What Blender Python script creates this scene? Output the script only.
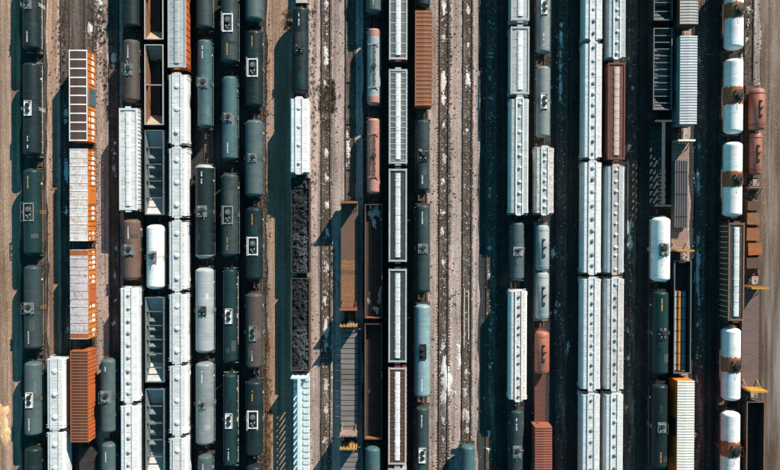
import bpy, math, random
from mathutils import Vector, Matrix, noise
random.seed(11)
R = math.radians
sc = bpy.context.scene
for o in list(bpy.data.objects):
    bpy.data.objects.remove(o)

# ------------------------------------------------------------------ camera
CAM_H, FPX, PITCH, ROLL = 122.0, 687.0, 0.0135, 0.0021      # metres, pixels of a 780 px wide frame, radians
cd = bpy.data.cameras.new('camera')
cam = bpy.data.objects.new('camera', cd)
sc.collection.objects.link(cam)
cd.sensor_width = 36.0
cd.lens = FPX / 780.0 * 36.0
cd.clip_end = 3000.0
CROT = Matrix.Rotation(-PITCH, 3, 'X') @ Matrix.Rotation(ROLL, 3, 'Z')
CPOS = Vector((0, CAM_H * math.tan(PITCH), CAM_H))
cam.matrix_world = Matrix.Translation(CPOS) @ CROT.to_4x4()
sc.camera = cam
sc.render.resolution_x, sc.render.resolution_y = 1024, 617

# ------------------------------------------------------------------ sky, sun, exposure
SUN_EL, SUN_AZ = R(26.5), math.atan2(0.555, 0.832)           # azimuth clockwise from +Y
wd = bpy.data.worlds.new('World'); sc.world = wd; wd.use_nodes = True
nt = wd.node_tree; nt.nodes.clear()
wo = nt.nodes.new('ShaderNodeOutputWorld'); bg = nt.nodes.new('ShaderNodeBackground')
sk = nt.nodes.new('ShaderNodeTexSky'); sk.sky_type = 'NISHITA'; sk.sun_disc = False
sk.sun_elevation = SUN_EL; sk.sun_rotation = SUN_AZ
sk.air_density = 1.0; sk.dust_density = 0.0; sk.ozone_density = 1.0
bg.inputs['Strength'].default_value = 0.10
tint = nt.nodes.new('ShaderNodeMix'); tint.data_type = 'RGBA'; tint.blend_type = 'MULTIPLY'; tint.inputs[0].default_value = 1.0
tint.inputs[7].default_value = (.22, .80, .76, 1)      # even cyan tint added to the skylight so shade turns teal
nt.links.new(sk.outputs[0], tint.inputs[6]); nt.links.new(tint.outputs[2], bg.inputs[0]); nt.links.new(bg.outputs[0], wo.inputs[0])
sl = bpy.data.lights.new('sun', 'SUN'); sl.energy = 5.0; sl.angle = R(0.5); sl.color = (1.0, 0.885, 0.765)
so = bpy.data.objects.new('sun', sl); sc.collection.objects.link(so)
sdir = Vector((math.sin(SUN_AZ) * math.cos(SUN_EL), math.cos(SUN_AZ) * math.cos(SUN_EL), math.sin(SUN_EL)))
so.rotation_euler = sdir.to_track_quat('Z', 'Y').to_euler(); so.location = sdir * 200
vs = sc.view_settings
vs.view_transform = 'Standard'; vs.look = 'None'; vs.exposure = 0.85; vs.gamma = 1.0; vs.use_curve_mapping = False

# ------------------------------------------------------------------ helpers
C = sc.collection
def world(px, py, z):
    """where the sight line of a photo pixel meets the height z"""
    d = CROT @ Vector(((px - 390) / FPX, (235 - py) / FPX, -1.0))
    t = (z - CPOS.z) / d.z
    return CPOS + d * t

class MB:
    def __init__(s): s.v = []; s.f = []
    def add(s, vs_, fs_):
        n = len(s.v); s.v += [tuple(p) for p in vs_]; s.f += [tuple(i + n for i in q) for q in fs_]
        return s
    def hexa(s, p):
        return s.add(p, [(0,3,2,1),(4,5,6,7),(0,1,5,4),(1,2,6,5),(2,3,7,6),(3,0,4,7)])
    def box(s, cx, cy, cz, sx, sy, sz):
        x, y, z = sx/2, sy/2, sz/2
        return s.hexa([(cx-x,cy-y,cz-z),(cx+x,cy-y,cz-z),(cx+x,cy+y,cz-z),(cx-x,cy+y,cz-z),
                       (cx-x,cy-y,cz+z),(cx+x,cy-y,cz+z),(cx+x,cy+y,cz+z),(cx-x,cy+y,cz+z)])
    def prism(s, poly, y0, y1):                       # poly of (x, z) counted anticlockwise seen from -Y
        n = len(poly)
        vv = [(x, y0, z) for x, z in poly] + [(x, y1, z) for x, z in poly]
        ff = [tuple(range(n)), tuple(range(2*n-1, n-1, -1))]
        ff += [(i, i+n, (i+1) % n + n, (i+1) % n) for i in range(n)]
        return s.add(vv, ff)
    def prismx(s, poly, x0, x1):                      # poly of (y, z)
        n = len(poly)
        vv = [(x0, y, z) for y, z in poly] + [(x1, y, z) for y, z in poly]
        ff = [tuple(range(n-1, -1, -1)), tuple(range(n, 2*n))]
        ff += [(i, (i+1) % n, (i+1) % n + n, i+n) for i in range(n)]
        return s.add(vv, ff)
    def lathe(s, prof, seg=32, c=(0, 0, 0), axis='y', caps=True):
        vv = []; ff = []
        for a, r in prof:
            for k in range(seg):
                t = 2*math.pi*k/seg; u, w = r*math.cos(t), r*math.sin(t)
                q = {'y': (u, a, w), 'z': (u, w, a), 'x': (a, u, w)}[axis]
                vv.append((q[0]+c[0], q[1]+c[1], q[2]+c[2]))
        for i in range(len(prof)-1):
            for k in range(seg):
                k2 = (k+1) % seg
                q = (i*seg+k, i*seg+k2, (i+1)*seg+k2, (i+1)*seg+k)
                ff.append(q if axis in 'zx' else q[::-1])
        if caps:
            e = tuple(range(seg)); l = tuple(range((len(prof)-1)*seg, len(prof)*seg))
            ff.append(e[::-1] if axis in 'zx' else e); ff.append(l if axis in 'zx' else l[::-1])
        return s.add(vv, ff)
    def rod(s, a, b, r, seg=6):
        a, b = Vector(a), Vector(b); d = (b-a).normalized()
        u = d.orthogonal().normalized(); w = d.cross(u)
        vv = []
        for p in (a, b):
            for k in range(seg):
                t = 2*math.pi*k/seg; vv.append(p + (u*math.cos(t) + w*math.sin(t))*r)
        ff = [(k, (k+1) % seg, (k+1) % seg+seg, k+seg) for k in range(seg)]
        ff += [tuple(range(seg))[::-1], tuple(range(seg, 2*seg))]
        return s.add(vv, ff)
    def mesh(s, name, mat, smooth=None):
        m = bpy.data.meshes.new(name); m.from_pydata(s.v, [], s.f); m.update()
        m.materials.append(M[mat])
        if smooth:
            m.polygons.foreach_set('use_smooth', [True]*len(m.polygons)); m.set_sharp_from_angle(angle=R(smooth))
        return m

def put(name, mesh, parent=None, loc=(0, 0, 0), rz=0.0):
    o = bpy.data.objects.new(name, mesh); C.objects.link(o)
    o.parent = parent; o.location = loc
    if rz: o.rotation_euler = (0, 0, rz)
    return o
def part(name, mb, mat, parent, loc=(0, 0, 0), smooth=None):
    return put(name, mb.mesh(name, mat, smooth), parent, loc)
CACHE = {}
def shared(key, fn, mat, smooth=None):
    k = (key, mat)
    if k not in CACHE: CACHE[k] = fn().mesh(str(key if isinstance(key, str) else key[0]), mat, smooth)
    return CACHE[k]
def empty(name, loc):
    o = bpy.data.objects.new(name, None); C.objects.link(o); o.location = loc; o.empty_display_size = .5
    return o
def tag(o, label=None, cat=None, group=None, kind=None):
    if label: o['label'] = label
    if cat: o['category'] = cat
    if group: o['group'] = group
    if kind: o['kind'] = kind
    return o

# ------------------------------------------------------------------ materials
M = {}
def nodes(name):
    m = bpy.data.materials.new(name); m.use_nodes = True
    t = m.node_tree; b = t.nodes['Principled BSDF']
    M[name] = m
    return m, t, b
def nd(t, typ, **kw):
    n = t.nodes.new(typ)
    for k, v in kw.items(): setattr(n, k, v)
    return n
def noise_n(t, vec, scale, detail=6, rough=.6):
    n = nd(t, 'ShaderNodeTexNoise'); n.inputs['Scale'].default_value = scale
    n.inputs['Detail'].default_value = detail; n.inputs['Roughness'].default_value = rough
    t.links.new(vec, n.inputs['Vector']); return n.outputs['Fac']
def ramp(t, fac, stops):
    n = nd(t, 'ShaderNodeValToRGB'); e = n.color_ramp.elements
    while len(e) > 1: e.remove(e[-1])
    e[0].position = stops[0][0]; c = stops[0][1]; e[0].color = (*c, 1) if isinstance(c, tuple) else (c, c, c, 1)
    for p, c in stops[1:]:
        x = e.new(p); x.color = (*c, 1) if isinstance(c, tuple) else (c, c, c, 1)
    t.links.new(fac, n.inputs[0]); return n.outputs[0]
def mixc(t, fac, a, b, mode='MIX'):
    n = nd(t, 'ShaderNodeMix', data_type='RGBA', blend_type=mode)
    for s, v in ((n.inputs[0], fac), (n.inputs[6], a), (n.inputs[7], b)):
        if isinstance(v, (int, float)): s.default_value = v
        elif isinstance(v, tuple): s.default_value = (*v, 1)
        else: t.links.new(v, s)
    return n.outputs[2]
def coords(t, scale=(1, 1, 1), rnd=True, obj=True):
    tc = nd(t, 'ShaderNodeTexCoord'); mp = nd(t, 'ShaderNodeMapping')
    mp.inputs['Scale'].default_value = scale
    t.links.new(tc.outputs['Object'], mp.inputs['Vector'])
    if rnd:
        oi = nd(t, 'ShaderNodeObjectInfo'); mu = nd(t, 'ShaderNodeMath', operation='MULTIPLY'); mu.inputs[1].default_value = 61.0
        t.links.new(oi.outputs['Random'], mu.inputs[0]); t.links.new(mu.outputs[0], mp.inputs['Location'])
    return mp.outputs[0]
def bump(t, b, h, strength, dist):
    n = nd(t, 'ShaderNodeBump'); n.inputs['Strength'].default_value = strength; n.inputs['Distance'].default_value = dist
    t.links.new(h, n.inputs['Height']); t.links.new(n.outputs[0], b.inputs['Normal'])

def paint(name, col, rust=0.1, dirt=.35, rough=.5, rustcol=(.20, .075, .03), dirtcol=(.07, .06, .05), spec=.4, drip=None):
    m, t, b = nodes(name)
    v = coords(t); vs_ = coords(t, (.35, 3.5, .35))
    n1 = noise_n(t, v, .55, 8, .65); n2 = noise_n(t, v, 2.4, 8, .7); n3 = noise_n(t, vs_, .9, 6, .65)
    base = mixc(t, ramp(t, n1, [(.25, .0), (.75, 1.0)]), tuple(c*.72 for c in col), tuple(min(1, c*1.12) for c in col))
    # soot and streaks running off the ridge
    dm = ramp(t, n3, [(.38, .0), (.68, dirt)])
    dm = mixc(t, .75, dm, ramp(t, n1, [(.30, .15), (.62, 1.0)]), 'MULTIPLY')
    base = mixc(t, dm, base, dirtcol)
    if rust > 0:
        th = .80 - rust*.45
        rm = ramp(t, n2, [(max(.05, th-.10), .0), (th+.05, .85)])
        rm2 = ramp(t, n1, [(.38, .15), (.6, 1.0)])
        base = mixc(t, mixc(t, 1.0, rm, rm2, 'MULTIPLY'), base, rustcol)
    if drip:
        tc = nd(t, 'ShaderNodeTexCoord'); sx = nd(t, 'ShaderNodeSeparateXYZ'); t.links.new(tc.outputs['Object'], sx.inputs[0])
        ab = nd(t, 'ShaderNodeMath', operation='ABSOLUTE'); t.links.new(sx.outputs[1], ab.inputs[0])
        near = ramp(t, ab.outputs[0], [(.25, 1.0), (1.0, .0)])        # within a metre of the hatch
        vd = coords(t, (.25, 6.0, .25)); st = noise_n(t, vd, 1.0, 6, .7)
        base = mixc(t, mixc(t, 1.0, near, ramp(t, st, [(.40, .0), (.62, .85)]), 'MULTIPLY'), base, drip)
        ve = coords(t, (.2, .9, .2)); s3 = noise_n(t, ve, 1.6, 7, .75)
        base = mixc(t, ramp(t, s3, [(.52, .0), (.68, .45)]), base, drip)
    t.links.new(base, b.inputs['Base Color'])
    t.links.new(ramp(t, n2, [(.3, rough-.12), (.7, min(1, rough+.18))]), b.inputs['Roughness'])
    b.inputs['Specular IOR Level'].default_value = spec
    bump(t, b, n2, .12, .02)
    return m
TEAL_D = (.016, .026, .029)
paint('tank_black', (0.007, 0.018, 0.021), .05, .35, .42, dirtcol=(.035, .038, .036), spec=.25, drip=(.022,.032,.033))
paint('tank_green', (0.008, 0.032, 0.034), .03, .3, .42, dirtcol=(.03, .035, .034), spec=.25, drip=(.02,.035,.035))
paint('tank_dark', (0.026, 0.048, 0.052), .06, .4, .45, spec=.25, drip=(.012,.018,.018))
paint('tank_slate', (0.07, 0.108, 0.115), .06, .35, .45, spec=.25, drip=(.03,.04,.04))
paint('tank_teal', (0.055, 0.12, 0.135), .04, .3, .42, spec=.25, drip=(.025,.045,.05))
paint('tank_grey', (0.2, 0.235, 0.24), .06, .35, .45, drip=(.10,.10,.095))
paint('tank_pale', (0.33, 0.37, 0.38), .06, .35, .5, drip=(.20,.19,.17))
paint('tank_sky', (0.21, 0.32, 0.345), .04, .3, .42, drip=(.12,.15,.15))
paint('patch_black', (.020, .026, .027), .05, .4, .6)
paint('patch_dark', (.036, .054, .056), .1, .45, .6)
paint('patch_slate', (.095, .128, .132), .1, .45, .6)
paint('tank_dark2', (.05, .085, .092), .05, .4, .5)
paint('patch_grey', (.27, .29, .29), .1, .4, .6)
paint('patch_pale', (.52, .54, .54), .1, .3, .6)
paint('patch_pale2', (.26, .36, .385), .1, .3, .6)
paint('tank_white', (.80, .80, .78), .04, .22, .38, dirtcol=(.25, .22, .19), drip=(.36,.30,.25))
paint('tank_pink', (0.42, 0.205, 0.165), .1, .25, .5, drip=(.25,.12,.10))
paint('tank_salmon', (0.36, 0.12, 0.075), .12, .3, .5, drip=(.20,.07,.045))
paint('tank_rust', (0.13, 0.075, 0.055), .35, .5, .6, rustcol=(.16, .075, .04))
paint('tank_brown', (0.058, 0.045, 0.037), .2, .5, .55, rustcol=(.13, .065, .04))
paint('hop_white', (0.7, 0.71, 0.705), .12, .68, .55, dirtcol=(.22, .20, .18))
paint('hop_clean', (0.76, 0.76, 0.75), .06, .52, .5, dirtcol=(.27, .25, .225))
paint('hop_grey2', (0.66, 0.68, 0.68), .10, .66, .6, dirtcol=(.21, .195, .18))
paint('hop_grey', (0.42, 0.45, 0.455), .06, .4, .5, dirtcol=(.16, .15, .14))
paint('hop_blue', (.47, .57, .60), .06, .35, .5, dirtcol=(.2, .21, .21))
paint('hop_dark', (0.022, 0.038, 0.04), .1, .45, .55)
paint('hop_steel2', (.22, .23, .225), .2, .5, .55)
paint('hop_steel', (0.13, 0.15, 0.152), .12, .5, .55)
paint('hop_rust2', (.72, .72, .71), .55, .35, .55, rustcol=(.40, .17, .06))
paint('hop_rusty', (.66, .65, .62), .55, .45, .6, rustcol=(.26, .10, .04))
paint('hop_brown', (0.13, 0.043, 0.03), .2, .45, .6)
paint('hop_pinklid', (.58, .42, .35), .12, .3, .6)
paint('roof_brown', (0.075, 0.034, 0.028), .25, .55, .7)
paint('roof_white', (.76, .75, .74), .62, .35, .55, rustcol=(.36, .16, .08))
paint('roof_lilac', (.60, .555, .57), .5, .55, .55, dirtcol=(.22, .18, .19))
paint('roof_rust', (0.2, 0.075, 0.04), .3, .5, .7, rustcol=(.33, .13, .06))
paint('roof_orange', (.37, .12, .045), .3, .45, .65, rustcol=(.22, .08, .03))
paint('roof_cream', (.74, .71, .65), .08, .4, .55, dirtcol=(.3, .27, .23))
paint('roof_tan', (.50, .46, .42), .15, .4, .6)
paint('roof_greywhite', (.60, .61, .62), .08, .45, .55, dirtcol=(.24, .23, .22))
paint('orange', (.62, .19, .03), .12, .35, .5)
paint('orange_red', (.50, .125, .035), .15, .4, .55)
paint('orange_deep', (.36, .105, .03), .2, .4, .55)
paint('ochre', (.46, .24, .06), .15, .4, .55)
paint('ochre_bright', (0.88, 0.14, 0.008), .05, .2, .5)
paint('yellow', (0.55, 0.26, 0.03), .15, .35, .5)
paint('door_teal', (.06, .13, .15), .1, .3, .5)
paint('white_paint', (.80, .79, .76), .1, .25, .55)
paint('grey_paint', (0.24, 0.26, 0.26), .12, .35, .55)
paint('frame_black', (.020, .022, .022), .2, .4, .65, rustcol=(.07, .035, .02))
paint('wheel_steel', (.075, .055, .045), .3, .4, .6)
paint('rust_dark', (.085, .045, .030), .4, .4, .75, rustcol=(.19, .075, .03))
paint('rust_inner', (.20, .092, .046), .5, .45, .8, rustcol=(.30, .13, .05))
paint('rust_bright', (0.27, 0.095, 0.035), .4, .4, .75, rustcol=(.22, .08, .03))
paint('band_rust', (0.46, 0.125, 0.035), .55, .6, .6, rustcol=(.15, .05, .02))
paint('sand_inner', (.40, .30, .22), .25, .45, .8)
paint('steel_inner', (.16, .20, .205), .15, .5, .5)
paint('pale_steel', (.46, .46, .44), .15, .4, .55)
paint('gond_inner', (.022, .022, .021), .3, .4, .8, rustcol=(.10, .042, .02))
paint('deck_mauve', (0.15, 0.098, 0.092), .2, .45, .8)
paint('deck_pink', (0.3, 0.205, 0.165), .2, .4, .8)
paint('pipe_grey', (.13, .12, .12), .2, .3, .5)
paint('pipe_orange', (.55, .22, .05), .15, .3, .5)
paint('pipe_teal', (.09, .22, .26), .1, .3, .45)
paint('lid_black', (.014, .016, .016), .1, .3, .5)
paint('mark_white', (.85, .85, .83), 0, .15, .6)
paint('mark_yellow', (.70, .42, .05), 0, .15, .6)
paint('tie_wood', (.060, .045, .036), .0, .6, .9, dirtcol=(.13, .105, .09))
paint('plank_pale', (.55, .50, .45), .0, .5, .85, dirtcol=(.22, .17, .14))
paint('plank_brown', (.25, .115, .06), .45, .55, .85, rustcol=(.46, .18, .04), dirtcol=(.06, .04, .03))
paint('plank_grey2', (.15, .082, .055), .2, .5, .85, rustcol=(.28, .12, .045))
paint('plank_dark', (.15, .135, .13), .15, .55, .85)
paint('plank_grey', (.20, .185, .18), .1, .55, .85)
paint('teal_white', (0.62, 0.71, 0.715), .05, .35, .5, dirtcol=(.22, .28, .29))
paint('teal_dark', (.05, .085, .09), .08, .4, .55)
paint('rail_steel', (.10, .062, .046), .25, .3, .55)

def granular(name, cols, streak=.5, pebble=9.0, bs=.6, pale=0.0, stain=0.0, stretch=.06, wide=0.0):
    """gravel, dirt and ballast: broad patches, streaks along the tracks, stones"""
    m, t, b = nodes(name)
    v = coords(t, rnd=False); vy = coords(t, (1.0, stretch, 1.0), rnd=False)
    big = noise_n(t, v, .11, 6, .62); mid = noise_n(t, v, 1.1, 7, .7); st = noise_n(t, vy, 1.0, 7, .65); fine = noise_n(t, v, 5.0, 5, .75)
    c = ramp(t, mixc(t, streak, big, st), [(.38, cols[0]), (.5, cols[1]), (.62, cols[2])])
    c = mixc(t, ramp(t, mid, [(.35, .0), (.75, .55)]), c, tuple(x*.62 for x in cols[1]))
    vo = nd(t, 'ShaderNodeTexVoronoi'); vo.inputs['Scale'].default_value = pebble; t.links.new(v, vo.inputs['Vector'])
    sep = nd(t, 'ShaderNodeSeparateColor'); t.links.new(vo.outputs['Color'], sep.inputs[0])
    g = ramp(t, sep.outputs[0], [(.0, .55), (.5, 1.0), (.85, 1.15), (1.0, 1.6)])
    c = mixc(t, .8, c, g, 'MULTIPLY')
    c = mixc(t, .55, c, ramp(t, fine, [(.3, .55), (.7, 1.35)]), 'MULTIPLY')
    vb = coords(t, (1.25, .010, 1.0), rnd=False); sb_ = noise_n(t, vb, 1.0, 3, .6)
    c = mixc(t, 1.0, c, ramp(t, sb_, [(.32, .62), (.5, 1.0), (.68, 1.22)]), 'MULTIPLY')
    if stain:
        s1 = noise_n(t, vy, .8, 5, .7)
        c = mixc(t, ramp(t, s1, [(.50, .0), (.62, stain)]), c, (.022, .020, .018))
    if wide:
        vw = coords(t, (.32, .022, 1.0), rnd=False); s4 = noise_n(t, vw, 1.0, 6, .6)
        c = mixc(t, ramp(t, s4, [(.40, .0), (.60, wide)]), c, tuple(x*.30 for x in cols[1]))
        vz = coords(t, (.5, .03, 1.0), rnd=False); s5 = noise_n(t, vz, .9, 6, .6)
        c = mixc(t, ramp(t, s5, [(.48, .0), (.66, wide*.8)]), c, (.34, .29, .26))
    if pale:
        s2 = noise_n(t, v, .75, 8, .72)
        c = mixc(t, ramp(t, s2, [(.60, .0), (.70, pale)]), c, (.46, .42, .39))
    t.links.new(c, b.inputs['Base Color']); b.inputs['Roughness'].default_value = .95
    b.inputs['Specular IOR Level'].default_value = .15
    mh = mixc(t, .5, vo.outputs['Distance'], fine)
    bump(t, b, mh, bs, .10)
    return m
granular('gravel', [(.22, .168, .148), (.44, .345, .305), (.57, .465, .425)], .6, pale=.25, stain=.30, stretch=.028)
granular('dirt_tan', [(.20, .120, .076), (.38, .245, .170), (.49, .34, .25)], .65, 7, .5, stain=.25, stretch=.03, wide=.4)
granular('dirt_brown', [(.12, .080, .060), (.21, .145, .110), (.30, .215, .168)], .65, 7, .5, stain=.4, stretch=.02, wide=.75)
granular('ballast', [(.045, .040, .036), (.13, .098, .08), (.30, .235, .20)], .5, 10, .8, pale=.45, stain=.85, stretch=.12)
granular('grain', [(.42, .39, .36), (.64, .61, .58), (.80, .78, .76)], .2, 14, .6)
granular('sand', [(.50, .30, .16), (.62, .38, .21), (.68, .46, .28)], .2, 14, .4)
granular('coal', [(.018, .021, .022), (.040, .044, .046), (.10, .108, .11)], .2, 3.0, .9)
granular('dark_ballast2', [(.05, .045, .042), (.12, .095, .082), (.24, .19, .165)], .7, 10, .8, pale=.3, stain=.5, stretch=.03)
granular('shade_ballast', [(.022, .026, .027), (.042, .045, .044), (.070, .070, .066)], .5, 10, .8, pale=.25)  # dark ballast colour that paints in the shade of the lanes
granular('weed_dry', [(.11, .055, .022), (.20, .105, .042), (.27, .16, .075)], .2, 3, .3)
granular('weed_dark', [(.04, .038, .022), (.075, .065, .04), (.13, .10, .06)], .2, 3, .3)

# ------------------------------------------------------------------ ground and tracks
def sheet(name, x0, x1, y0, y1, z, mat, nx=1, ny=1, wob=0.0):
    b = MB(); vv = []
    for j in range(ny+1):
        for i in range(nx+1):
            x = x0 + (x1-x0)*i/nx; y = y0 + (y1-y0)*j/ny
            if wob and i in (0, nx): x += wob*noise.noise(Vector((x*3.1, y*.23, 0))) + .4*wob*noise.noise(Vector((x*3.1, y*1.1, 7)))
            vv.append((x, y, z))
    ff = [(j*(nx+1)+i, j*(nx+1)+i+1, (j+1)*(nx+1)+i+1, (j+1)*(nx+1)+i) for j in range(ny) for i in range(nx)]
    b.add(vv, ff)
    return tag(part(name, b, mat, None), kind='structure')
g = sheet('ground', -900, 900, -900, 900, 0, 'gravel')
TRK = dict(A=41, B=66.5, C=90.5, D=114.5, E=138, F=161.5, G=185, H=209, I=233.5, J=257.5, K=302.5, L=326, M=350, N=374,
           O=397.5, P=422, Q=443.7, R=467, S=491, T=514.5, U=539, V=562, W=585, X=607.5, Y=631, Z=654, AA=676, BB=700, CC=724, DD=747)
TX = {k: world(v, 235, 0).x for k, v in TRK.items()}
YT, YB = 78.0, -78.0
RT = .20
sheet('service_road', TX['J']+1.9, TX['K']-2.1, -300, 300, .004, 'dirt_tan', 1, 300, .5)
sheet('dirt_path', TX['A']+1.4, TX['B']-1.5, -300, 300, .004, 'dirt_tan', 1, 300, .3)
sheet('dirt_verge', -400, TX['A']-1.9, -300, 300, .004, 'dirt_tan', 1, 300, .5)
sheet('dirt_road', TX['DD']+2.0, 400, -300, 300, .004, 'dirt_brown', 1, 300, .5)

sheet('darkened_ground', TX['A']-3.6, TX['A']+1.2, -300, 300, .009, 'shade_ballast', 1, 300, .4)  # dark sheet standing in for the shade beside the leftmost cars
sheet('darkened_ground', TX['B']-.9, TX['C']+.6, -300, 300, .004, 'dark_ballast2', 1, 300, .5)  # darker brown ballast across these two tracks
sheet('darkened_ground', TX['E']-2.6, TX['J']+1.7, -300, 300, .004, 'shade_ballast', 1, 300, .35)  # this and the next three sheets paint lane shade into the ground
sheet('darkened_ground', TX['N']-2.0, TX['P']+1.0, -300, 300, .004, 'shade_ballast', 1, 300, .3)
sheet('darkened_ground', TX['S']-2.2, TX['AA']+1.2, -300, 300, .004, 'shade_ballast', 1, 300, .5)
sheet('darkened_ground', TX['BB']-1.9, TX['DD']-1.3, -300, 300, .004, 'shade_ballast', 1, 300, .4)
def bed_mesh():
    b = MB(); n = 156
    for k in range(n+1):
        y = YB + (YT-YB)*k/n
        for x, z in ((-1.12, -.012), (-.8, .022), (.8, .022), (1.12, -.012)):
            j = noise.noise(Vector((x*2, y*.7, 3)))
            b.v.append((x + .26*j + .12*noise.noise(Vector((x*2, y*2.3, 8))), y, z + (0 if z < 0 else .02*j)))
    for k in range(n):
        for i in range(3):
            a = k*4+i; b.f.append((a, a+1, a+5, a+4))
    return b
def ties_mesh(seed, ln=2.0):
    rd = random.Random(seed); b = MB(); y = YB + .3
    while y < YT:
        l = ln + rd.uniform(-.2, .16); a = rd.uniform(-.02, .02); cx = rd.uniform(-.06, .06); w = .12
        zt = .012 + .06*noise.noise(Vector((seed*7.7, y*.11, 0))) + rd.uniform(-.02, .02)
        p = []
        for z in (-.15, zt):
            for sx, sy in ((-1, -1), (1, -1), (1, 1), (-1, 1)):
                p.append((cx + sx*l/2, y + sy*w + sx*a, z))
        b.hexa(p); y += .54 + rd.uniform(-.02, .02)
    return b
rail_poly = [(-.07, 0), (.07, 0), (.07, .02), (.012, .04), (.012, .115), (.036, .125), (.036, .16), (-.036, .16), (-.036, .125), (-.012, .115), (-.012, .04), (-.07, .02)]
bedm = bed_mesh().mesh('track_bed', 'ballast')
railm = MB().prism(rail_poly, YB, YT).mesh('rail', 'rail_steel')
tiem = [ties_mesh(s).mesh('ties', 'tie_wood') for s in range(4)]
tiel = ties_mesh(9, 2.45).mesh('ties', 'tie_wood')
for i, (k, x) in enumerate(TX.items()):
    tr = tag(empty('railway_track', (x, 0, 0)), kind='structure')
    put('track_bed', bedm, tr)
    for s in (-1, 1): put('rail', railm, tr, (s*.755, 0, RT-.16))
    tag(put('ties', tiel if k in ('Q', 'C') else tiem[i % 4], tr), kind='stuff')

# ------------------------------------------------------------------ rolling stock: common parts
def m_wheelset():
    b = MB(); b.rod((-1.0, 0, 0), (1.0, 0, 0), .08, 8)
    for s in (-1, 1):
        b.lathe([(s*.69, .46), (s*.72, .46), (s*.74, .43), (s*.83, .42), (s*.83, .36)][::s], 16, axis='x')
    return b
def m_bogie():
    b = MB()
    for s in (-1, 1):
        x = s*.98
        b.prismx([(-1.15, .38), (-.7, .36), (-.35, .18), (.35, .18), (.7, .36), (1.15, .38), (1.15, .58), (.6, .66), (.4, .72), (-.4, .72), (-.6, .66), (-1.15, .58)], x-.07, x+.07)
        for y in (-.85, .85): b.box(x + s*.09, y, .46, .16, .24, .22)
    b.box(0, 0, .55, 2.1, .36, .26)
    return b
def m_coupler(l):
    return MB().box(0, l/2-.14, 0, .14, l-.28, .17).prism([(-.17, -.15), (.13, -.15), (.17, -.05), (.17, .13), (-.1, .15), (-.17, .1)], l-.3, l-.005).box(-.26, l*.5, -.12, .05, l*.7, .05)
def chassis(car, L, en, es, w=2.8, bp=None, mat='frame_black', sill=.86):
    bp = bp or L/2 - 1.55
    b = MB().box(0, 0, sill, .5, L, .34)
    for s in (-1, 1):
        b.box(0, s*bp, sill+.04, w-.2, .45, .2)
        b.box(0, s*(L/2+.09), sill+.1, w, .16, .26)
    part('underframe', b, mat, car)
    for s, e in ((1, en), (-1, es)):
        e = max(.35, e) - .17
        o = put('coupler', shared(('coupler', round(e, 2)), lambda: m_coupler(e), 'wheel_steel'), car, (0, s*(L/2+.17), sill-.06), 0 if s > 0 else math.pi)
        bg_ = put('bogie', shared('bogie', m_bogie, 'frame_black'), car, (0, s*bp, 0))
        for y in (-.85, .85):
            put('wheelset', shared('wheelset', m_wheelset, 'wheel_steel', 40), bg_, (0, y, .46))
def m_ladder(h, w=.45):
    b = MB()
    for s in (-1, 1): b.box(0, s*w/2, h/2, .04, .05, h)
    n = int(h/.32)
    for k in range(n): b.box(0, 0, .18 + k*.32, .03, w, .035)
    return b
def ladders(car, x, ys, z0, h, mat):
    for s in (-1, 1):
        for y in ys: put('ladder', shared(('ladder', round(h, 2)), lambda: m_ladder(h), mat), car, (s*x, y, z0))
def m_brakewheel():
    b = MB(); n = 14
    for k in range(n):
        a, c = 2*math.pi*k/n, 2*math.pi*(k+1)/n
        b.rod((.28*math.cos(a), 0, .28*math.sin(a)), (.28*math.cos(c), 0, .28*math.sin(c)), .022, 5)
    for k in range(3):
        a = 2*math.pi*k/3; b.rod((0, 0, 0), (.28*math.cos(a), 0, .28*math.sin(a)), .018, 5)
    return b

# ------------------------------------------------------------------ tank car
def stencil(parent, r, cz, y, mat, n=7, x=-.12, seed=0):
    """short line of painted characters along the top of a shell, too small to read"""
    rd = random.Random(seed); b = MB(); yy = y - n*.31/2
    for k in range(n):
        if rd.random() < .12: yy += .31; continue
        for q in range(2):
            a0 = x/r + (-.1 + q*.1)/r; a1 = a0 + rd.choice((.085, .1, .06))/r; w = rd.choice((.20, .24, .17))
            rr = r + .008
            b.add([(rr*math.sin(a0), yy, cz+rr*math.cos(a0)), (rr*math.sin(a1), yy, cz+rr*math.cos(a1)),
                   (rr*math.sin(a1), yy+w, cz+rr*math.cos(a1)), (rr*math.sin(a0), yy+w, cz+rr*math.cos(a0))], [(0, 1, 2, 3)])
        yy += .31
    if b.f: part('stencil_mark', b, mat, parent)
def m_manway(r=.33, h=.3):
    b = MB().lathe([(0, r), (h*.7, r), (h*.7, r+.05), (h, r+.05), (h+.04, r*.6)], 18, axis='z')
    for k in range(8):
        a = k*math.pi/4; b.box((r+.04)*math.cos(a), (r+.04)*math.sin(a), h, .05, .05, .1)
    return b
def m_valve():
    return MB().lathe([(0, .1), (.2, .1), (.2, .06), (.34, .06), (.34, .15), (.38, .15)], 10, axis='z')
PRND = random.Random(5)
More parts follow.
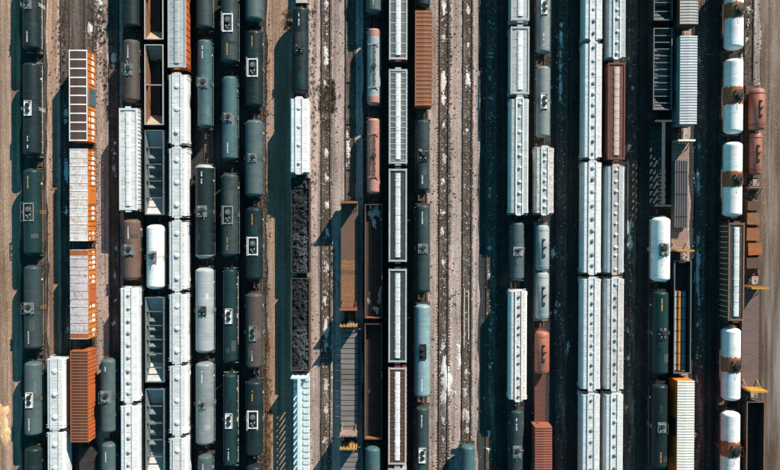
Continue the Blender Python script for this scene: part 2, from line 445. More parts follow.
def platform(car, style, zt, mat='grey_paint', r=1.45, dy=0.0):
    if style == 'none': return
    z = zt + .07
    if style == 'box':
        b = MB().box(0, 0, z, 1.25, 2.6, .05)
        for s in (-1, 1):
            b.box(s*.6, 0, z+.07, .05, 2.6, .12); b.box(0, s*1.27, z+.07, 1.25, .05, .12)
            for y in (-.9, .9): b.box(s*.45, y, z-.1, .06, .3, .2)
        p = part('hatch_platform', b, mat, car, (0, dy, 0))
        for y in (-.45, .5): put('manway', shared('manway', m_manway, 'lid_black', 40), p, (0, y, z))
        put('valve', shared('valve', m_valve, 'frame_black', 40), p, (.35, 1.0, z)); return
    if style == 'frame':
        b = MB(); W_, H_ = 1.8, 3.1
        for s in (-1, 1):
            b.box(s*(W_/2-.08), 0, z, .16, H_, .05); b.box(0, s*(H_/2-.10), z, W_-.32, .2, .05)
            for y in (-1.2, 0, 1.2): b.rod((s*(W_/2-.05), y, z), (s*(W_/2-.35), y, z-.5), .03)
            b.rod((s*(W_/2-.02), -H_/2, z+.9), (s*(W_/2-.02), H_/2, z+.9), .022, 6)
            for y in (-1.6, 0, 1.6): b.rod((s*(W_/2-.02), y, z), (s*(W_/2-.02), y, z+.9), .022, 6)
        p = part('hatch_platform', b, mat, car, (0, dy, 0))
        put('manway', shared(('manway_l',), lambda: m_manway(.38, .35), 'hop_steel', 40), p, (0, .45, z-.12))
        for x, y in ((-.25, -.6), (.28, -.5), (0, -.95)): put('valve', shared('valve', m_valve, 'grey_paint', 40), p, (x, y, z-.15))
        return
    if style == 'cross':
        b = MB()
        for k in range(15): b.box(0, -1.0 + k*.143, z, 1.7, .09, .04)
        for s in (-1, 1):
            b.box(s*.85, 0, z, .08, 2.1, .06)
            for y in (-1.0, 1.0): b.rod((s*.85, y, z), (s*.85, y, z+.95), .016, 5)
            b.rod((s*.85, -1, z+.95), (s*.85, 1, z+.95), .016, 5)
        p = part('hatch_platform', b, mat, car, (0, dy, 0))
        put('manway', shared(('manway_l',), lambda: m_manway(.38, .35), 'frame_black', 40), p, (.05, .25, z))
        for x, y in ((-.45, -.5), (.4, -.55), (-.5, .7)): put('valve', shared('valve', m_valve, 'grey_paint', 40), p, (x, y, z))
        sd = PRND.choice((-1, 1)); q = PRND.uniform(-.8, .8); e = PRND.choice((-1, 1))
        b = MB().rod((-sd*.5, q, z+.22), (sd*PRND.uniform(.7, 1.3), q, z+.1), .06, 8)
        if PRND.random() < .7: b.rod((0, .2, z+.2), (PRND.uniform(-.5, .5), e*PRND.uniform(1.2, 2.2), z+.02), .05, 8)
        if PRND.random() < .5: b.box(PRND.uniform(-.5, .5), -e*.7, z+.12, .5, .45, .24)
        part('pipe', b, 'grey_paint', p)
        p.scale = (PRND.uniform(.72, 1.0), PRND.uniform(.7, 1.05), 1)
        return
    if style == 'long':
        b = MB(); l = 7.4
        for s in (-1, 1):
            b.rod((s*.34, -l/2, z+.1), (s*.34, l/2, z+.1), .05, 6)
            b.box(0, s*l/2, z+.02, 2.1, .14, .12)
            for k in range(7): b.box(s*.34, -l/2 + l*k/6, z, .1, .1, .2)
        p = part('hatch_platform', b, mat, car, (0, dy, 0))
        part('pipe', MB().rod((0, -l/2+.2, z+.12), (0, l/2-.2, z+.12), .06, 8), 'frame_black', p)
        put('manway', shared(('manway_l',), lambda: m_manway(.38, .35), 'frame_black', 40), p, (0, 0, z-.05))
        return
    if style == 'band':
        b = MB(); ph = PRND.uniform(0, 90); sg = 80; hw = PRND.uniform(1.3, 1.55)
        for k in range(sg):
            a = 2*math.pi*k/sg
            for e in (-1, 1): b.v.append(((r+.016)*math.cos(a), e*(hw + .30*noise.noise(Vector((k*.33, ph+e*7, 0))) + .16*noise.noise(Vector((k*.9, ph, e*5)))), zt-r+(r+.016)*math.sin(a)))
        b.f = [(2*k, 2*k+1, (2*k+3) % (2*sg), (2*k+2) % (2*sg)) for k in range(sg)]
        part('painted_band', b, 'band_rust', car, (0, dy, 0), smooth=40)
        b = MB().box(.28, 0, z, 1.5, 1.9, .05)
        for s in (-1, 1):
            b.rod((1.0, s*.9, z), (1.0, s*.9, z+.9), .025); b.box(-.3, s*.8, z-.06, .08, .1, .14)
        b.rod((1.0, -.9, z+.9), (1.0, .9, z+.9), .025)
        p = part('hatch_platform', b, 'rust_dark', car, (0, dy, 0))
        put('manway', shared(('manway_x',), lambda: m_manway(.5, .42), 'lid_black', 40), p, (.3, 0, z))
        for x, y in ((-.25, .7), (.75, -.65)): put('valve', shared('valve', m_valve, 'rust_bright', 40), p, (x, y, z))

SIMILAR = dict(tank_black=('tank_green', 'patch_black'), tank_green=('tank_black', 'patch_dark'), tank_dark=('patch_dark', 'tank_black'), tank_slate=('patch_slate', 'tank_dark2'), tank_teal=('patch_slate', 'tank_dark2'), tank_grey=('patch_grey',), tank_pale=('patch_grey', 'patch_pale'), tank_sky=('patch_pale2',), tank_brown=('tank_rust', 'patch_dark'), tank_rust=('tank_brown',))
def tank(car, L, en, es, mat='tank_black', r=1.45, hatch='cross', pm='grey_paint', mark=None, me=1, heads=None, rails='grey_paint', hy=0.0, bands=(), seed=0):
    chassis(car, L, en, es)
    cz = r + 1.06; hd = r*.42
    prof = []; y0, y1 = -L/2+hd, L/2-hd; n = max(3, int((y1-y0)/2.9))
    for k in range(n+1):
        y = y0 + (y1-y0)*k/n
        if 0 < k < n: prof += [(y-.04, r), (y-.03, r+.014), (y+.03, r+.014), (y+.04, r)]
        else: prof += [(y, r)]
    part('tank_shell', MB().lathe(prof, 44, (0, 0, cz), caps=False), mat, car, smooth=35)
    for s in (1, -1):
        pr = []
        for k in range(9):
            a = math.pi/2*k/8; pr.append((s*(L/2-hd+hd*math.sin(a)), max(.01, r*math.cos(a)**.8)))
        part('tank_head', MB().lathe(pr if s > 0 else pr[::-1], 44, (0, 0, cz)), (heads or mat), car, smooth=60)
        b = MB()
        b.prism([(-r*.9, cz-r*.55), (-r*.55, .95), (r*.55, .95), (r*.9, cz-r*.55), (0, cz-r*.2)], s*(L/2-1.55)-.2, s*(L/2-1.55)+.2)
        part('saddle', b, 'frame_black', car)
        b = MB()
        for k in range(3): b.box(0, s*(L/2-.35+k*.26), 1.08, 2.7, .2, .04)
        b.box(-1.3, s*(L/2-.1), 1.0, .08, .8, .1).box(1.3, s*(L/2-.1), 1.0, .08, .8, .1)
        part('end_platform', b, 'frame_black', car)
        b = MB(); yy = s*(L/2+.1)
        for x in (-1.25, -.45, .45, 1.25): b.rod((x, yy, 1.05), (x, yy, 2.0), .024, 5)
        b.rod((-1.25, yy, 2.0), (-.45, yy, 2.0), .024, 5).rod((.45, yy, 2.0), (1.25, yy, 2.0), .024, 5)
        part('end_rail', b, rails, car)
    for s in (-1, 1):
        b = MB(); x = s*(r+.13); z = cz-.35
        b.rod((x, -L/2+.4, z), (x, L/2-.4, z), .028, 6)
        k = -L/2+.7
        while k < L/2-.5: b.box(s*(r+.03), k, z-.02, .24, .06, .06); k += 1.75
        part('side_rail', b, rails, car)
        h = cz + r*.55 - 1.0
        put('ladder', shared(('ladder', round(h, 2)), lambda: m_ladder(h), rails), car, (s*(r+.08), hy, 1.0))
        put('placard', shared('placard', lambda: MB().box(0, 0, 0, .03, .34, .34), 'white_paint'), car, (s*(r+.02), L*.33, cz-.12))
    for by in bands:
        part('painted_band', MB().lathe([(by[0], r+.016), (by[1], r+.016)], 44, (0, 0, cz), caps=False), by[2], car, smooth=40)
    if mat in SIMILAR:
        for _ in range(PRND.randint(1, 3)):
            a0 = PRND.uniform(-.7, .5); a1 = a0 + PRND.uniform(.25, .9); ya = PRND.uniform(-L/2+1.2, L/2-3.2); yb = ya + PRND.uniform(.5, 2.2); b = MB(); q = 7
            for k in range(q+1):
                a = a0 + (a1-a0)*k/q
                for y in (ya, yb): b.v.append(((r+.017)*math.sin(a), y, cz+(r+.017)*math.cos(a)))
            b.f = [(2*k, 2*k+2, 2*k+3, 2*k+1) for k in range(q)]
            part('repaint_patch', b, PRND.choice(SIMILAR[mat]), car, smooth=60)
    platform(car, hatch, cz+r, pm, r, hy)
    if mark: stencil(car, r, cz, me*(L/2-2.3), mark, seed=seed)

# ------------------------------------------------------------------ covered hopper
def m_hatch(r=.36):
    b = MB().lathe([(0, r-.05), (.10, r-.05), (.10, r), (.15, r), (.20, r*.7), (.22, r*.25)], 18, axis='z')
    b.box(r+.03, 0, .1, .14, .12, .12).box(-r-.02, 0, .1, .1, .09, .1); return b
def m_lid(w, l):
    b = MB().prism([(-w/2, 0), (w/2, 0), (w/2, .12), (w*.25, .19), (-w*.25, .19), (-w/2, .12)], -l/2+.03, l/2-.03)
    for s in (-1, 1): b.box(s*(w/2+.05), 0, .08, .12, .1, .1)
    return b
def hopper(car, L, en, es, mat='hop_white', roof=None, style='round', n=4, hr=.36, walk=None, hatch=None, ribs=0, ribm=None, rr=0, rrm=None, bulge=0.0, edge=None, bays=3, wid=1.58, ht=4.15):
    roof = roof or mat; walk = walk or mat; hatch = hatch or mat
    chassis(car, L, en, es, mat='frame_black')
    w = wid
    pts = [(w*.96, 1.35)]
    if bulge:
        for k in range(9):
            a = math.pi/2*k/8; pts.append((w-.42+.42*math.cos(a)**.9 if k < 8 else w-.42, ht-.62+.62*math.sin(a)))
    else: pts += [(w, 1.6), (w, ht-.38), (w-.05, ht-.16), (w-.18, ht-.03)]
    poly = [(-x, z) for x, z in pts[::-1]]
    poly = [(-x, z) for x, z in pts][::1]
    full = pts + [(-x, z) for x, z in pts[::-1]]
    part('body', MB().prism(full[::1], -L/2, L/2), mat, car, smooth=30 if bulge else None)
    xr = w-.22 if not bulge else w-.40
    b = MB().prism([(-xr, ht-.06), (xr, ht-.06), (xr, ht+.0), (.45, ht+.08), (-.45, ht+.08), (-xr, ht+.0)], -L/2+.012, L/2-.012)
    k = -L/2 + .6
    while k < L/2-.3: b.prism([(-xr-.02, ht-.03), (xr+.02, ht-.03), (xr+.02, ht+.02), (.45, ht+.105), (-.45, ht+.105), (-xr-.02, ht+.02)], k-.03, k+.03); k += 1.45
    part('roof', b, roof, car)
    zr = ht+.08
    for i in range(rr):
        put('roof_rib', shared(('hroof_rib', w, ht), lambda: MB().prism([(-w+.1, ht-.02), (w-.1, ht-.02), (w-.1, ht+.06), (.45, ht+.135), (-.45, ht+.135), (-w+.1, ht+.06)], -.07, .07), rrm or roof), car, (0, -L/2 + L*(i+.5)/rr, 0))
    for i in range(bays):
        y = (i-(bays-1)/2)*(L-2.2)/bays; hl = (L-2.2)/bays/2 - .05
        part('hopper_outlet', MB().hexa([(-.5, y-.45, .3), (.5, y-.45, .3), (.5, y+.45, .3), (-.5, y+.45, .3), (-w*.95, y-hl, 1.37), (w*.95, y-hl, 1.37), (w*.95, y+hl, 1.37), (-w*.95, y+hl, 1.37)]), mat, car)
    if style == 'round':
        for i in range(n):
            y = -L/2 + L*(i+.5)/n + (PRND.uniform(-.35, .35) if n > 5 else 0)
            hm = hatch if isinstance(hatch, str) else hatch[0 if PRND.random() < .55 else 1]
            ho = put('hatch', shared(('hatch', hr), lambda: m_hatch(hr), hm, 40), car, (PRND.uniform(-.04, .04), y, zr), PRND.choice((0, math.pi)) + PRND.uniform(-.3, .3))
            k_ = PRND.uniform(.8, 1.05) if n > 5 else 1.0; ho.scale = (k_, k_, PRND.uniform(.8, 1.5))
        for s in (-1, 1):
            b = MB().box(s*(hr+.26), 0, zr+.13, .26, L+.5, .03)
            k = -L/2+.3
            while k < L/2: b.box(s*(hr+.26), k, zr+.05, .2, .08, .14); k += 1.5
            part('roof_walk', b, walk, car)
    else:
        m = n; l = (L-1.2)/m
        for i in range(m):
            put('hatch_lid', shared(('hatch_lid', round(l, 2)), lambda: m_lid(.86, l), hatch), car, (0, -L/2+.6+l*(i+.5), zr-.01))
        for s in (-1, 1):
            b = MB().box(s*(w-.16), 0, ht+.12, .26, L+.3, .03)
            k = -L/2+.3
            while k < L/2: b.box(s*(w-.2), k, ht+.05, .1, .08, .14); k += 1.5
            part('running_board', b, edge or walk, car)
            part('cross_walk', MB().box(0, s*(L/2-.06), ht+.19, 2*w-.6, .3, .03), edge or walk, car)
    for s in (-1, 1):
        part('end_walk', MB().box(0, s*(L/2+.22), zr-.02 if style == 'round' else ht+.1, 1.0, .42, .04).box(-.3, s*(L/2+.1), zr-.3, .05, .2, .5).box(.3, s*(L/2+.1), zr-.3, .05, .2, .5), walk, car)
        part('end_frame', MB().box(-w+.06, s*(L/2+.24), 2.0, .08, .08, 2.1).box(w-.06, s*(L/2+.24), 2.0, .08, .08, 2.1).box(0, s*(L/2+.24), 2.9, 2*w-.2, .06, .08), mat, car)
    if ribs:
        for i in range(ribs):
            y = -L/2 + L*(i+.5)/ribs
            for s in (-1, 1): put('side_rib', shared('side_rib_%.2f' % ht, lambda: MB().box(0, 0, (ht+1.2)/2, .09, .1, ht-1.5), ribm or mat), car, (s*(w+.04), y, 0))
    ladders(car, w+.03, (-L/2+.35, L/2-.35), 1.0, ht-1.1, mat)
    put('brake_wheel', shared('brake_wheel', m_brakewheel, 'frame_black', 40), car, (-.6, L/2+.32, 2.3))

# ------------------------------------------------------------------ boxcar
def boxcar(car, L, en, es, side='orange', roof='roof_brown', rib='white_paint', nr=10, door='orange', ht=4.35, ends=None, edge=None, w=1.5, ribw=.14, doorw=3.0, text=False, ribh=.05, sribs=12, ribside=None, rends=None):
    chassis(car, L, en, es)
    part('body', MB().box(0, 0, (ht+.95)/2, 2*w, L, ht-.95), side, car)
    part('roof', MB().prism([(-w-.03, ht-.02), (w+.03, ht-.02), (w+.03, ht+.03), (0, ht+.12), (-w-.03, ht+.03)], -L/2-.03, L/2+.03), roof, car)
    for i in range(nr+1):
        y = -L/2+ribw/2 + (L-ribw)*i/nr
        put('roof_rib', shared(('roof_rib', w, ht, ribw, ribh), lambda: MB().prism([(-w-.05, ht), (w+.05, ht), (w+.05, ht+.035+ribh), (0, ht+.125+ribh), (-w-.05, ht+.035+ribh)], -ribw/2, ribw/2), rib), car, (0, y, 0))
    for s in (-1, 1):
        if rends: part('roof_end_panel', MB().prism([(-w-.035, ht-.01), (w+.035, ht-.01), (w+.035, ht+.036), (0, ht+.126), (-w-.035, ht+.036)], s*(L/2-.45)-.5, s*(L/2-.45)+.49), rends, car)
        if edge: part('roof_edge', MB().box(s*(w-.02), 0, ht+.06, .14, L+.09, .07), edge, car)
        for i in range(sribs+1):
            y = -L/2+.06 + (L-.12)*i/sribs
            if abs(y) < doorw/2+.1: continue
            put('side_rib', shared(('side_rib_b', ht), lambda: MB().box(0, 0, (ht+1.0)/2, .10, .13, ht-1.2), ribside or side), car, (s*(w+.04), y, 0))
        d = part('door', MB().box(s*(w+.05), 0, (ht+1.05)/2-.05, .09, doorw, ht-1.35), door, car)
        b = MB()
        for k in range(4): b.box(s*(w+.11), 0, 1.45+k*.78, .05, doorw-.1, .09)
        b.box(s*(w+.12), doorw*.3, 2.4, .06, .06, 2.2)
        part('door_bar', b, door, d)
        part('door_track', MB().box(s*(w+.09), doorw*.4, ht-.27, .12, doorw*1.9, .07), side, car)
        if text:
            rd = random.Random(int(L*10)); b = MB()
            for q in range(sribs):
                ya = -L/2+.06 + (L-.12)*q/sribs; yb = -L/2+.06 + (L-.12)*(q+1)/sribs; ym = (ya+yb)/2
                if abs(ym) < doorw/2+.3 or rd.random() < .12: continue
                b.box(s*(w+.013), ym, 2.15 + rd.uniform(-.1, .1), .016, (yb-ya)*.66, rd.uniform(.8, 1.25))
                if rd.random() < .35: b.box(s*(w+.013), ym, 3.5, .016, (yb-ya)*.5, .3)
            part('side_lettering', b, 'mark_white', car)
        b = MB()
        for k in range(7): b.box(0, s*(L/2+.03), 1.35+k*.44, 2*w-.3, .07, .2)
        part('end_panel', b, ends or side, car)
    ladders(car, w+.06, (-L/2+.35, L/2-.35), .7, 2.6, side)
    put('brake_wheel', shared('brake_wheel', m_brakewheel, 'frame_black', 40), car, (-.6, L/2+.16, 2.2))

# ------------------------------------------------------------------ open top hopper and gondola
def open_car(car, L, en, es, mat='hop_steel', inner='steel_inner', rim=None, ht=3.45, floor=1.05, bays=4, braces=3, slopes=True, w=1.55, stakes=9, slope_mat=None, ridge_mat=None, floor_mat=None, run=2.9):
    chassis(car, L, en, es)
    t = .09
    for s in (-1, 1):
        part('side_wall', MB().box(s*(w-t/2), 0, (ht+.95)/2, t, L, ht-.95), inner, car)
        part('side_panel', MB().box(s*(w+.012), 0, (ht+.95)/2, .02, L, ht-1.0), mat, car)
        part('end_wall', MB().box(0, s*(L/2-t/2), (ht+1.3)/2, 2*(w-t)-.004, t, ht-1.3), inner, car)
        part('rim', MB().box(s*w, 0, ht+.05, .16, L+.12, .11), rim or mat, car)
        part('rim', MB().box(0, s*(L/2), ht+.047, 2*w-.17, .14, .10), rim or mat, car)
        for i in range(stakes):
            y = -L/2+.08 + (L-.16)*i/(stakes-1)
            put('side_stake', shared(('side_stake', ht), lambda: MB().box(0, 0, (ht+.9)/2, .11, .12, ht-1.0), mat), car, (s*(w+.075), y, 0))
        part('side_sill', MB().box(s*(w-.0), 0, .92, .2, L, .22), mat, car)
    part('floor', MB().box(0, 0, floor-.04, 2*(w-t)-.004, L-.2, .08), floor_mat or inner, car)
    if slopes:
        wi = w-t-.003
        sl_ = slope_mat or inner
        for s in (-1, 1):
            y0 = s*(L/2-t-.003); y1 = s*(L/2-run)
            part('slope_sheet', MB().prismx([(y0, floor), (y1, floor), (y0, ht-.25)] if s < 0 else [(y1, floor), (y0, floor), (y0, ht-.25)], -wi, wi), sl_, car)
        for i in range(bays-1):
            y = -(L-5.8)/2 + (L-5.8)*(i+1)/bays if bays > 2 else 0
            part('hopper_ridge', MB().prismx([(y-.75, floor), (y+.75, floor), (y, floor+.95)], -wi, wi), ridge_mat or sl_, car)
        for i in range(bays):
            y = -(L-5.8)/2 + (L-5.8)*(i+.5)/bays
            part('hopper_outlet', MB().hexa([(-.5, y-.4, .3), (.5, y-.4, .3), (.5, y+.4, .3), (-.5, y+.4, .3), (-1.3, y-.9, floor-.1), (1.3, y-.9, floor-.1), (1.3, y+.9, floor-.1), (-1.3, y+.9, floor-.1)]), mat, car)
    for i in range(braces):
        y = -L/2 + L*(i+1)/(braces+1)
        part('cross_brace', MB().box(0, y, ht-.22, 2*(w-t)-.004, .14, .16), rim or mat, car)
        for s in (-1, 1): part('gusset', MB().hexa([(s*(w-t-.004), y-.05, ht-1.3), (s*(w-t-.03), y-.05, ht-1.3), (s*(w-t-.03), y+.05, ht-1.3), (s*(w-t-.004), y+.05, ht-1.3), (s*(w-t-.004), y-.05, ht-.31), (s*(w-.75), y-.05, ht-.31), (s*(w-.75), y+.05, ht-.31), (s*(w-t-.004), y+.05, ht-.31)]), mat, car)
    ladders(car, w+.07, (-L/2+.35, L/2-.35), .6, ht-.7, mat)
def coal_load(loc, L, label, mat='coal', w=1.42, top=.25, cat='coal', seed=0, name='coal_load', amp=.5):
    nx, ny = 26, int(L/.115); vv = []; ff = []
    for j in range(ny+1):
        for i in range(nx+1):
            x = -w + 2*w*i/nx; y = -L/2 + L*j/ny
            p = Vector((x*.9+seed*9.1, y*.9, seed*3.3))
            d = noise.voronoi(p*1.25)[0]; d2 = noise.voronoi(p*3.6)[0]
            z = top*(1-(abs(x)/w)**2.4)*(.55+.8*noise.noise(Vector((x*.4, y*.35, seed*5))))
            z += amp*(.45-d[0]) + amp*.5*(.4-d2[0])
            vv.append((x + random.uniform(-.02, .02), y + random.uniform(-.02, .02), z))
    for j in range(ny):
        for i in range(nx):
            a = j*(nx+1)+i; ff += [(a, a+1, a+nx+2, a+nx+1)]
    n = len(vv)
    vv += [(-w, -L/2, -.9), (w, -L/2, -.9), (w, L/2, -.9), (-w, L/2, -.9)]
    ff += [(n+3, n+2, n+1, n)]
    b = MB().add(vv, ff); rd = random.Random(seed+50)
    for _ in range(620):
        q = rd.randrange((nx+1)*(ny+1)); x, y, z = vv[q]
        if abs(x) > w-.2: continue
        r_ = rd.uniform(.06, .22); p = []
        for k in range(8):
            u = (-1, 1, 1, -1)[k % 4]; v_ = (-1, -1, 1, 1)[k % 4]; t_ = -1 if k < 4 else 1
            p.append((x+u*r_*rd.uniform(.5, 1.1), y+v_*r_*rd.uniform(.5, 1.2), z+.04+t_*r_*rd.uniform(.4, .9)))
        b.hexa(p)
    o = part(name, b, mat, None, loc)
    return tag(o, label, cat, kind='stuff')

# ------------------------------------------------------------------ flatcars
def m_board(w, l): return MB().box(0, 0, 0, w, l, .07)
def flatcar(car, L, en, es, mat='frame_black', deck='plank_brown', pitch=.5, w=1.5, bulk=None, btop=None, btop2=None, bh=4.3, gap=.03, comb=False, bends=(1, -1), two=None):
    chassis(car, L, en, es)
    b = MB()
    for s in (-1, 1): b.box(s*(w-.06), 0, .98, .12, L, .34)
    n = int(L/2.4)
    for k in range(n+1): b.box(0, -L/2+.1+(L-.2)*k/n, .98, 2*w-.25, .18, .2)
    part('deck_frame', b, mat, car)
    n = int(L/pitch); pt = L/n
    for k in range(n):
        y = -L/2 + pt*(k+.5)
        dm = deck if isinstance(deck, str) else deck[0 if noise.noise(Vector((k*.16, L, 2))) + 1.1*(k/n-.5) + random.uniform(-.28, .28) > 0 else 1]
        put('deck_board', shared(('deck_board', w, round(pt, 3), gap), lambda: m_board(2*w-.02, pt-gap), dm), car, (0, y, 1.19 + random.uniform(-.008, .008)))
    if bulk:
        for s in bends:
            bt_ = (btop2 if s < 0 and btop2 else btop) or bulk
            y = s*(L/2-.22); b = MB()
            for k in range(9): b.box(0, y - s*.10, 1.44+k*.36*(bh-1.3)/3.2, 2*w-.1, .07, .33*(bh-1.3)/3.2)
            bk = part('bulkhead', b, bulk, car)
            for k in range(6):
                x = -w+.15 + (2*w-.3)*k/5
                hh = bh + (.0 if not comb else [.35, .1, .3, .05, .28, .15][k])
                part('bulkhead_post', MB().box(x, y + s*.06, (1.2+hh)/2, .16, .22, hh-1.2), bt_, bk)
            part('bulkhead_cap', MB().box(0, y, bh-.03, 2*w, .3, .12), bt_, bk)
            for x in (-w+.3, w-.3): part('brace', MB().hexa([(x-.06, s*(L/2-1.6), 1.24), (x+.06, s*(L/2-1.6), 1.24), (x+.06, s*(L/2-1.4), 1.24), (x-.06, s*(L/2-1.4), 1.24), (x-.06, y-s*.14, 2.5), (x+.06, y-s*.14, 2.5), (x+.06, y-s*.14, 2.75), (x-.06, y-s*.14, 2.75)]) , bulk, bk)
    for s in (-1, 1):
        for k in range(int(L/1.8)):
            put('stake_pocket', shared('stake_pocket', lambda: MB().box(0, 0, 0, .1, .18, .26), mat), car, (s*(w+.05), -L/2+.9+k*1.8, 1.0))

def centerbeam(car, L, en, es, mat='teal_white', pitch=1.1, w=1.45, bh=4.15, beam=None):
    beam = beam or mat
    chassis(car, L, en, es)
    b = MB()
    for s in (-1, 1): b.box(s*(w-.05), 0, .95, .1, L, .3)
    b.box(0, 0, .98, 2*w-.2, L-.1, .12)
    part('deck_frame', b, mat, car)
    n = int((L-1.0)/pitch); p = (L-1.0)/n
    for k in range(n):
        y = -L/2+.5 + p*(k+.5)
        for s in (-1, 1):
            put('deck_riser', shared(('deck_riser', s, round(p, 2)), lambda: MB().hexa([(s*.32, -p*.34, 1.04), (s*1.38, -p*.34, 1.04), (s*1.38, p*.34, 1.04), (s*.32, p*.34, 1.04), (s*.32, -p*.34, 1.22), (s*1.38, -p*.34, 1.34), (s*1.38, p*.34, 1.34), (s*.32, p*.34, 1.22)] if s > 0 else [(s*1.38, -p*.34, 1.04), (s*.32, -p*.34, 1.04), (s*.32, p*.34, 1.04), (s*1.38, p*.34, 1.04), (s*1.38, -p*.34, 1.34), (s*.32, -p*.34, 1.22), (s*.32, p*.34, 1.22), (s*1.38, p*.34, 1.34)]), mat), car, (0, y, 0))
        put('beam_post', shared(('beam_post', bh), lambda: MB().box(0, 0, (bh+1.0)/2, .26, .34, bh-1.0).box(0, 0, bh-.2, .9, .1, .16), beam), car, (0, y, 0))
    part('top_chord', MB().box(0, 0, bh+.06, .55, L-.9, .14), beam, car)
    for s in (-1, 1):
        y = s*(L/2-.25); b = MB().box(0, y, (bh+1.05)/2, 2*w-.1, .1, bh-1.05)
        for x in (-w+.1, -.5, .5, w-.1): b.box(x, y+s*.1, (bh+1.05)/2, .12, .14, bh-1.05)
        b.box(0, y, bh+.04, 2*w, .3, .1)
        part('bulkhead', b, mat, car)

# ------------------------------------------------------------------ the cars, row by row: (track, builder, y0, y1, words, options)
T, H, B, O_, G_, F_, CB = tank, hopper, boxcar, open_car, open_car, flatcar, centerbeam
CARS = []
def row(track, *cars):
    for c in cars: CARS.append((track,) + c)
row('A',
    (T, -40, 51, 'black tank car cut off at the picture edge', dict(mat='tank_black', mark='mark_white', me=-1, hatch='cross', rails='white_paint')),
    (T, 63, 156, 'black tank car with white hatch box', dict(mat='tank_black', hatch='box', pm='white_paint', mark='mark_white', me=-1, rails='white_paint')),
    (T, 169, 255, 'dark green tank car with grey platform frame', dict(mat='tank_green', hatch='frame', pm='grey_paint', mark='mark_yellow', me=1, rails='ochre')),
    (T, 265, 349, 'slate grey tank car with small hatch', dict(mat='tank_dark', hatch='cross', mark='mark_white', me=-1, rails='ochre')),
    (T, 361, 435, 'shorter slate tank car with white hatch box', dict(mat='tank_slate', hatch='box', pm='white_paint', mark='mark_white', me=-1, rails='ochre')),
    (T, 446, 530, 'black tank car cut off at the picture edge', dict(mat='tank_black', hatch='cross', rails='ochre')))
row('B',
    (H, 359.5, 428.5, 'short white hopper car, three round hatches', dict(mat='hop_clean', roof='hop_grey2', walk='hop_white', n=3, hr=.44, bulge=1)),
    (H, 433, 502, 'short white hopper car partly out of frame', dict(mat='hop_clean', roof='hop_grey2', walk='hop_white', n=3, hr=.44, bulge=1)))
row('C',
    (B, 50, 141, 'orange boxcar, brown roof with white ribs', dict(side='orange', roof='roof_brown', rib='white_paint', nr=10, door='door_teal', edge='white_paint', ribw=.22, text=True, sribs=14)),
    (B, 149, 241, 'orange boxcar with rust-stained white roof', dict(side='orange', roof='roof_white', rib='white_paint', nr=11, door='orange', text=True, ribw=.12, sribs=18)),
    (B, 250, 339, 'orange boxcar with pale lilac roof', dict(side='orange', roof='roof_lilac', rib='roof_lilac', rends='orange_deep', nr=11, door='orange_red', ends='orange', text=True, sribs=18, ribw=.12)),
    (B, 351, 442, 'orange-red boxcar with rusty ribbed roof', dict(side='orange_red', roof='roof_brown', rib='orange_deep', nr=30, door='orange_red', edge='orange_deep', sribs=22, ribw=.16)),
    (F_, 448, 540, 'low black flatcar cut off below', dict(mat='frame_black', deck='gond_inner', pitch=.6)))
row('D',
    (T, 358, 432, 'slate tank car beside the rusty-roofed boxcar', dict(mat='tank_slate', r=1.32, hatch='cross', mark='mark_white', me=1)),
    (T, 442, 520, 'slate tank car partly out of frame', dict(mat='tank_slate', r=1.28, hatch='cross', mark='mark_white', me=1)))
row('E',
    (T, -60, 29, 'black tank car cut off at the picture edge', dict(mat='tank_black')),
    (T, 40, 103, 'short brownish black tank car', dict(mat='tank_brown', hatch='cross', mark='mark_white', me=1)),
    (H, 109, 209.5, 'pale grey hopper car with ribbed sides', dict(mat='hop_white', style='trough', n=8, ribs=26, hatch='hop_clean', edge='hop_white')),
    (T, 219, 280, 'short rust-brown tank car', dict(mat='tank_rust', hatch='cross', mark='mark_white', me=1, r=1.5)),
    (H, 288.5, 401, 'long white hopper car with brown hatches', dict(mat='hop_clean', n=9, hr=.33, hatch='roof_tan')),
    (H, 406.5, 519, 'long white hopper car partly out of frame', dict(mat='hop_clean', n=9, hr=.33, hatch='roof_tan')))
row('F',
    (O_, -45, 39, 'empty open hopper car with rusty inside', dict(mat='frame_black', inner='rust_inner', rim='pale_steel', slope_mat='sand_inner', floor_mat='gond_inner', bays=1, braces=1, floor=.75, run=2.0)),
    (O_, 45, 124.5, 'empty open hopper car with rusty inside', dict(mat='frame_black', inner='rust_inner', rim='pale_steel', slope_mat='sand_inner', floor_mat='gond_inner', bays=1, braces=1, floor=.75, run=2.0)),
    (O_, 130.5, 214.5, 'empty grey open hopper car, cross-braced', dict(mat='hop_steel', inner='steel_inner', bays=5, braces=4, slope_mat='pale_steel', ridge_mat='steel_inner')),
    (T, 224.5, 289, 'short white tank car', dict(mat='tank_white', r=1.58, hatch='cross')),
    (O_, 297.5, 382, 'empty grey open hopper car, cross-braced', dict(mat='hop_steel', inner='steel_inner', bays=6, braces=5, slope_mat='pale_steel', ridge_mat='steel_inner')),
    (O_, 389.5, 474, 'empty grey open hopper car, cross-braced', dict(mat='hop_steel', inner='steel_inner', bays=5, braces=4, slope_mat='pale_steel', ridge_mat='steel_inner')))
row('G',
    (H, -34, 67, 'grey-roofed hopper car with orange sides', dict(mat='orange_red', roof='hop_grey', style='trough', n=9, hatch='hop_grey', edge='hop_grey', ribs=14)),
    *[(H, a, b_, 'short white round-sided hopper car', dict(mat='hop_clean', roof='hop_grey2', walk='hop_white', n=3, hr=.42, bulge=1, bays=2)) for a, b_ in
      ((74.8, 143), (148.6, 216), (222, 289), (294.7, 362), (366.6, 433.5), (439, 506))])
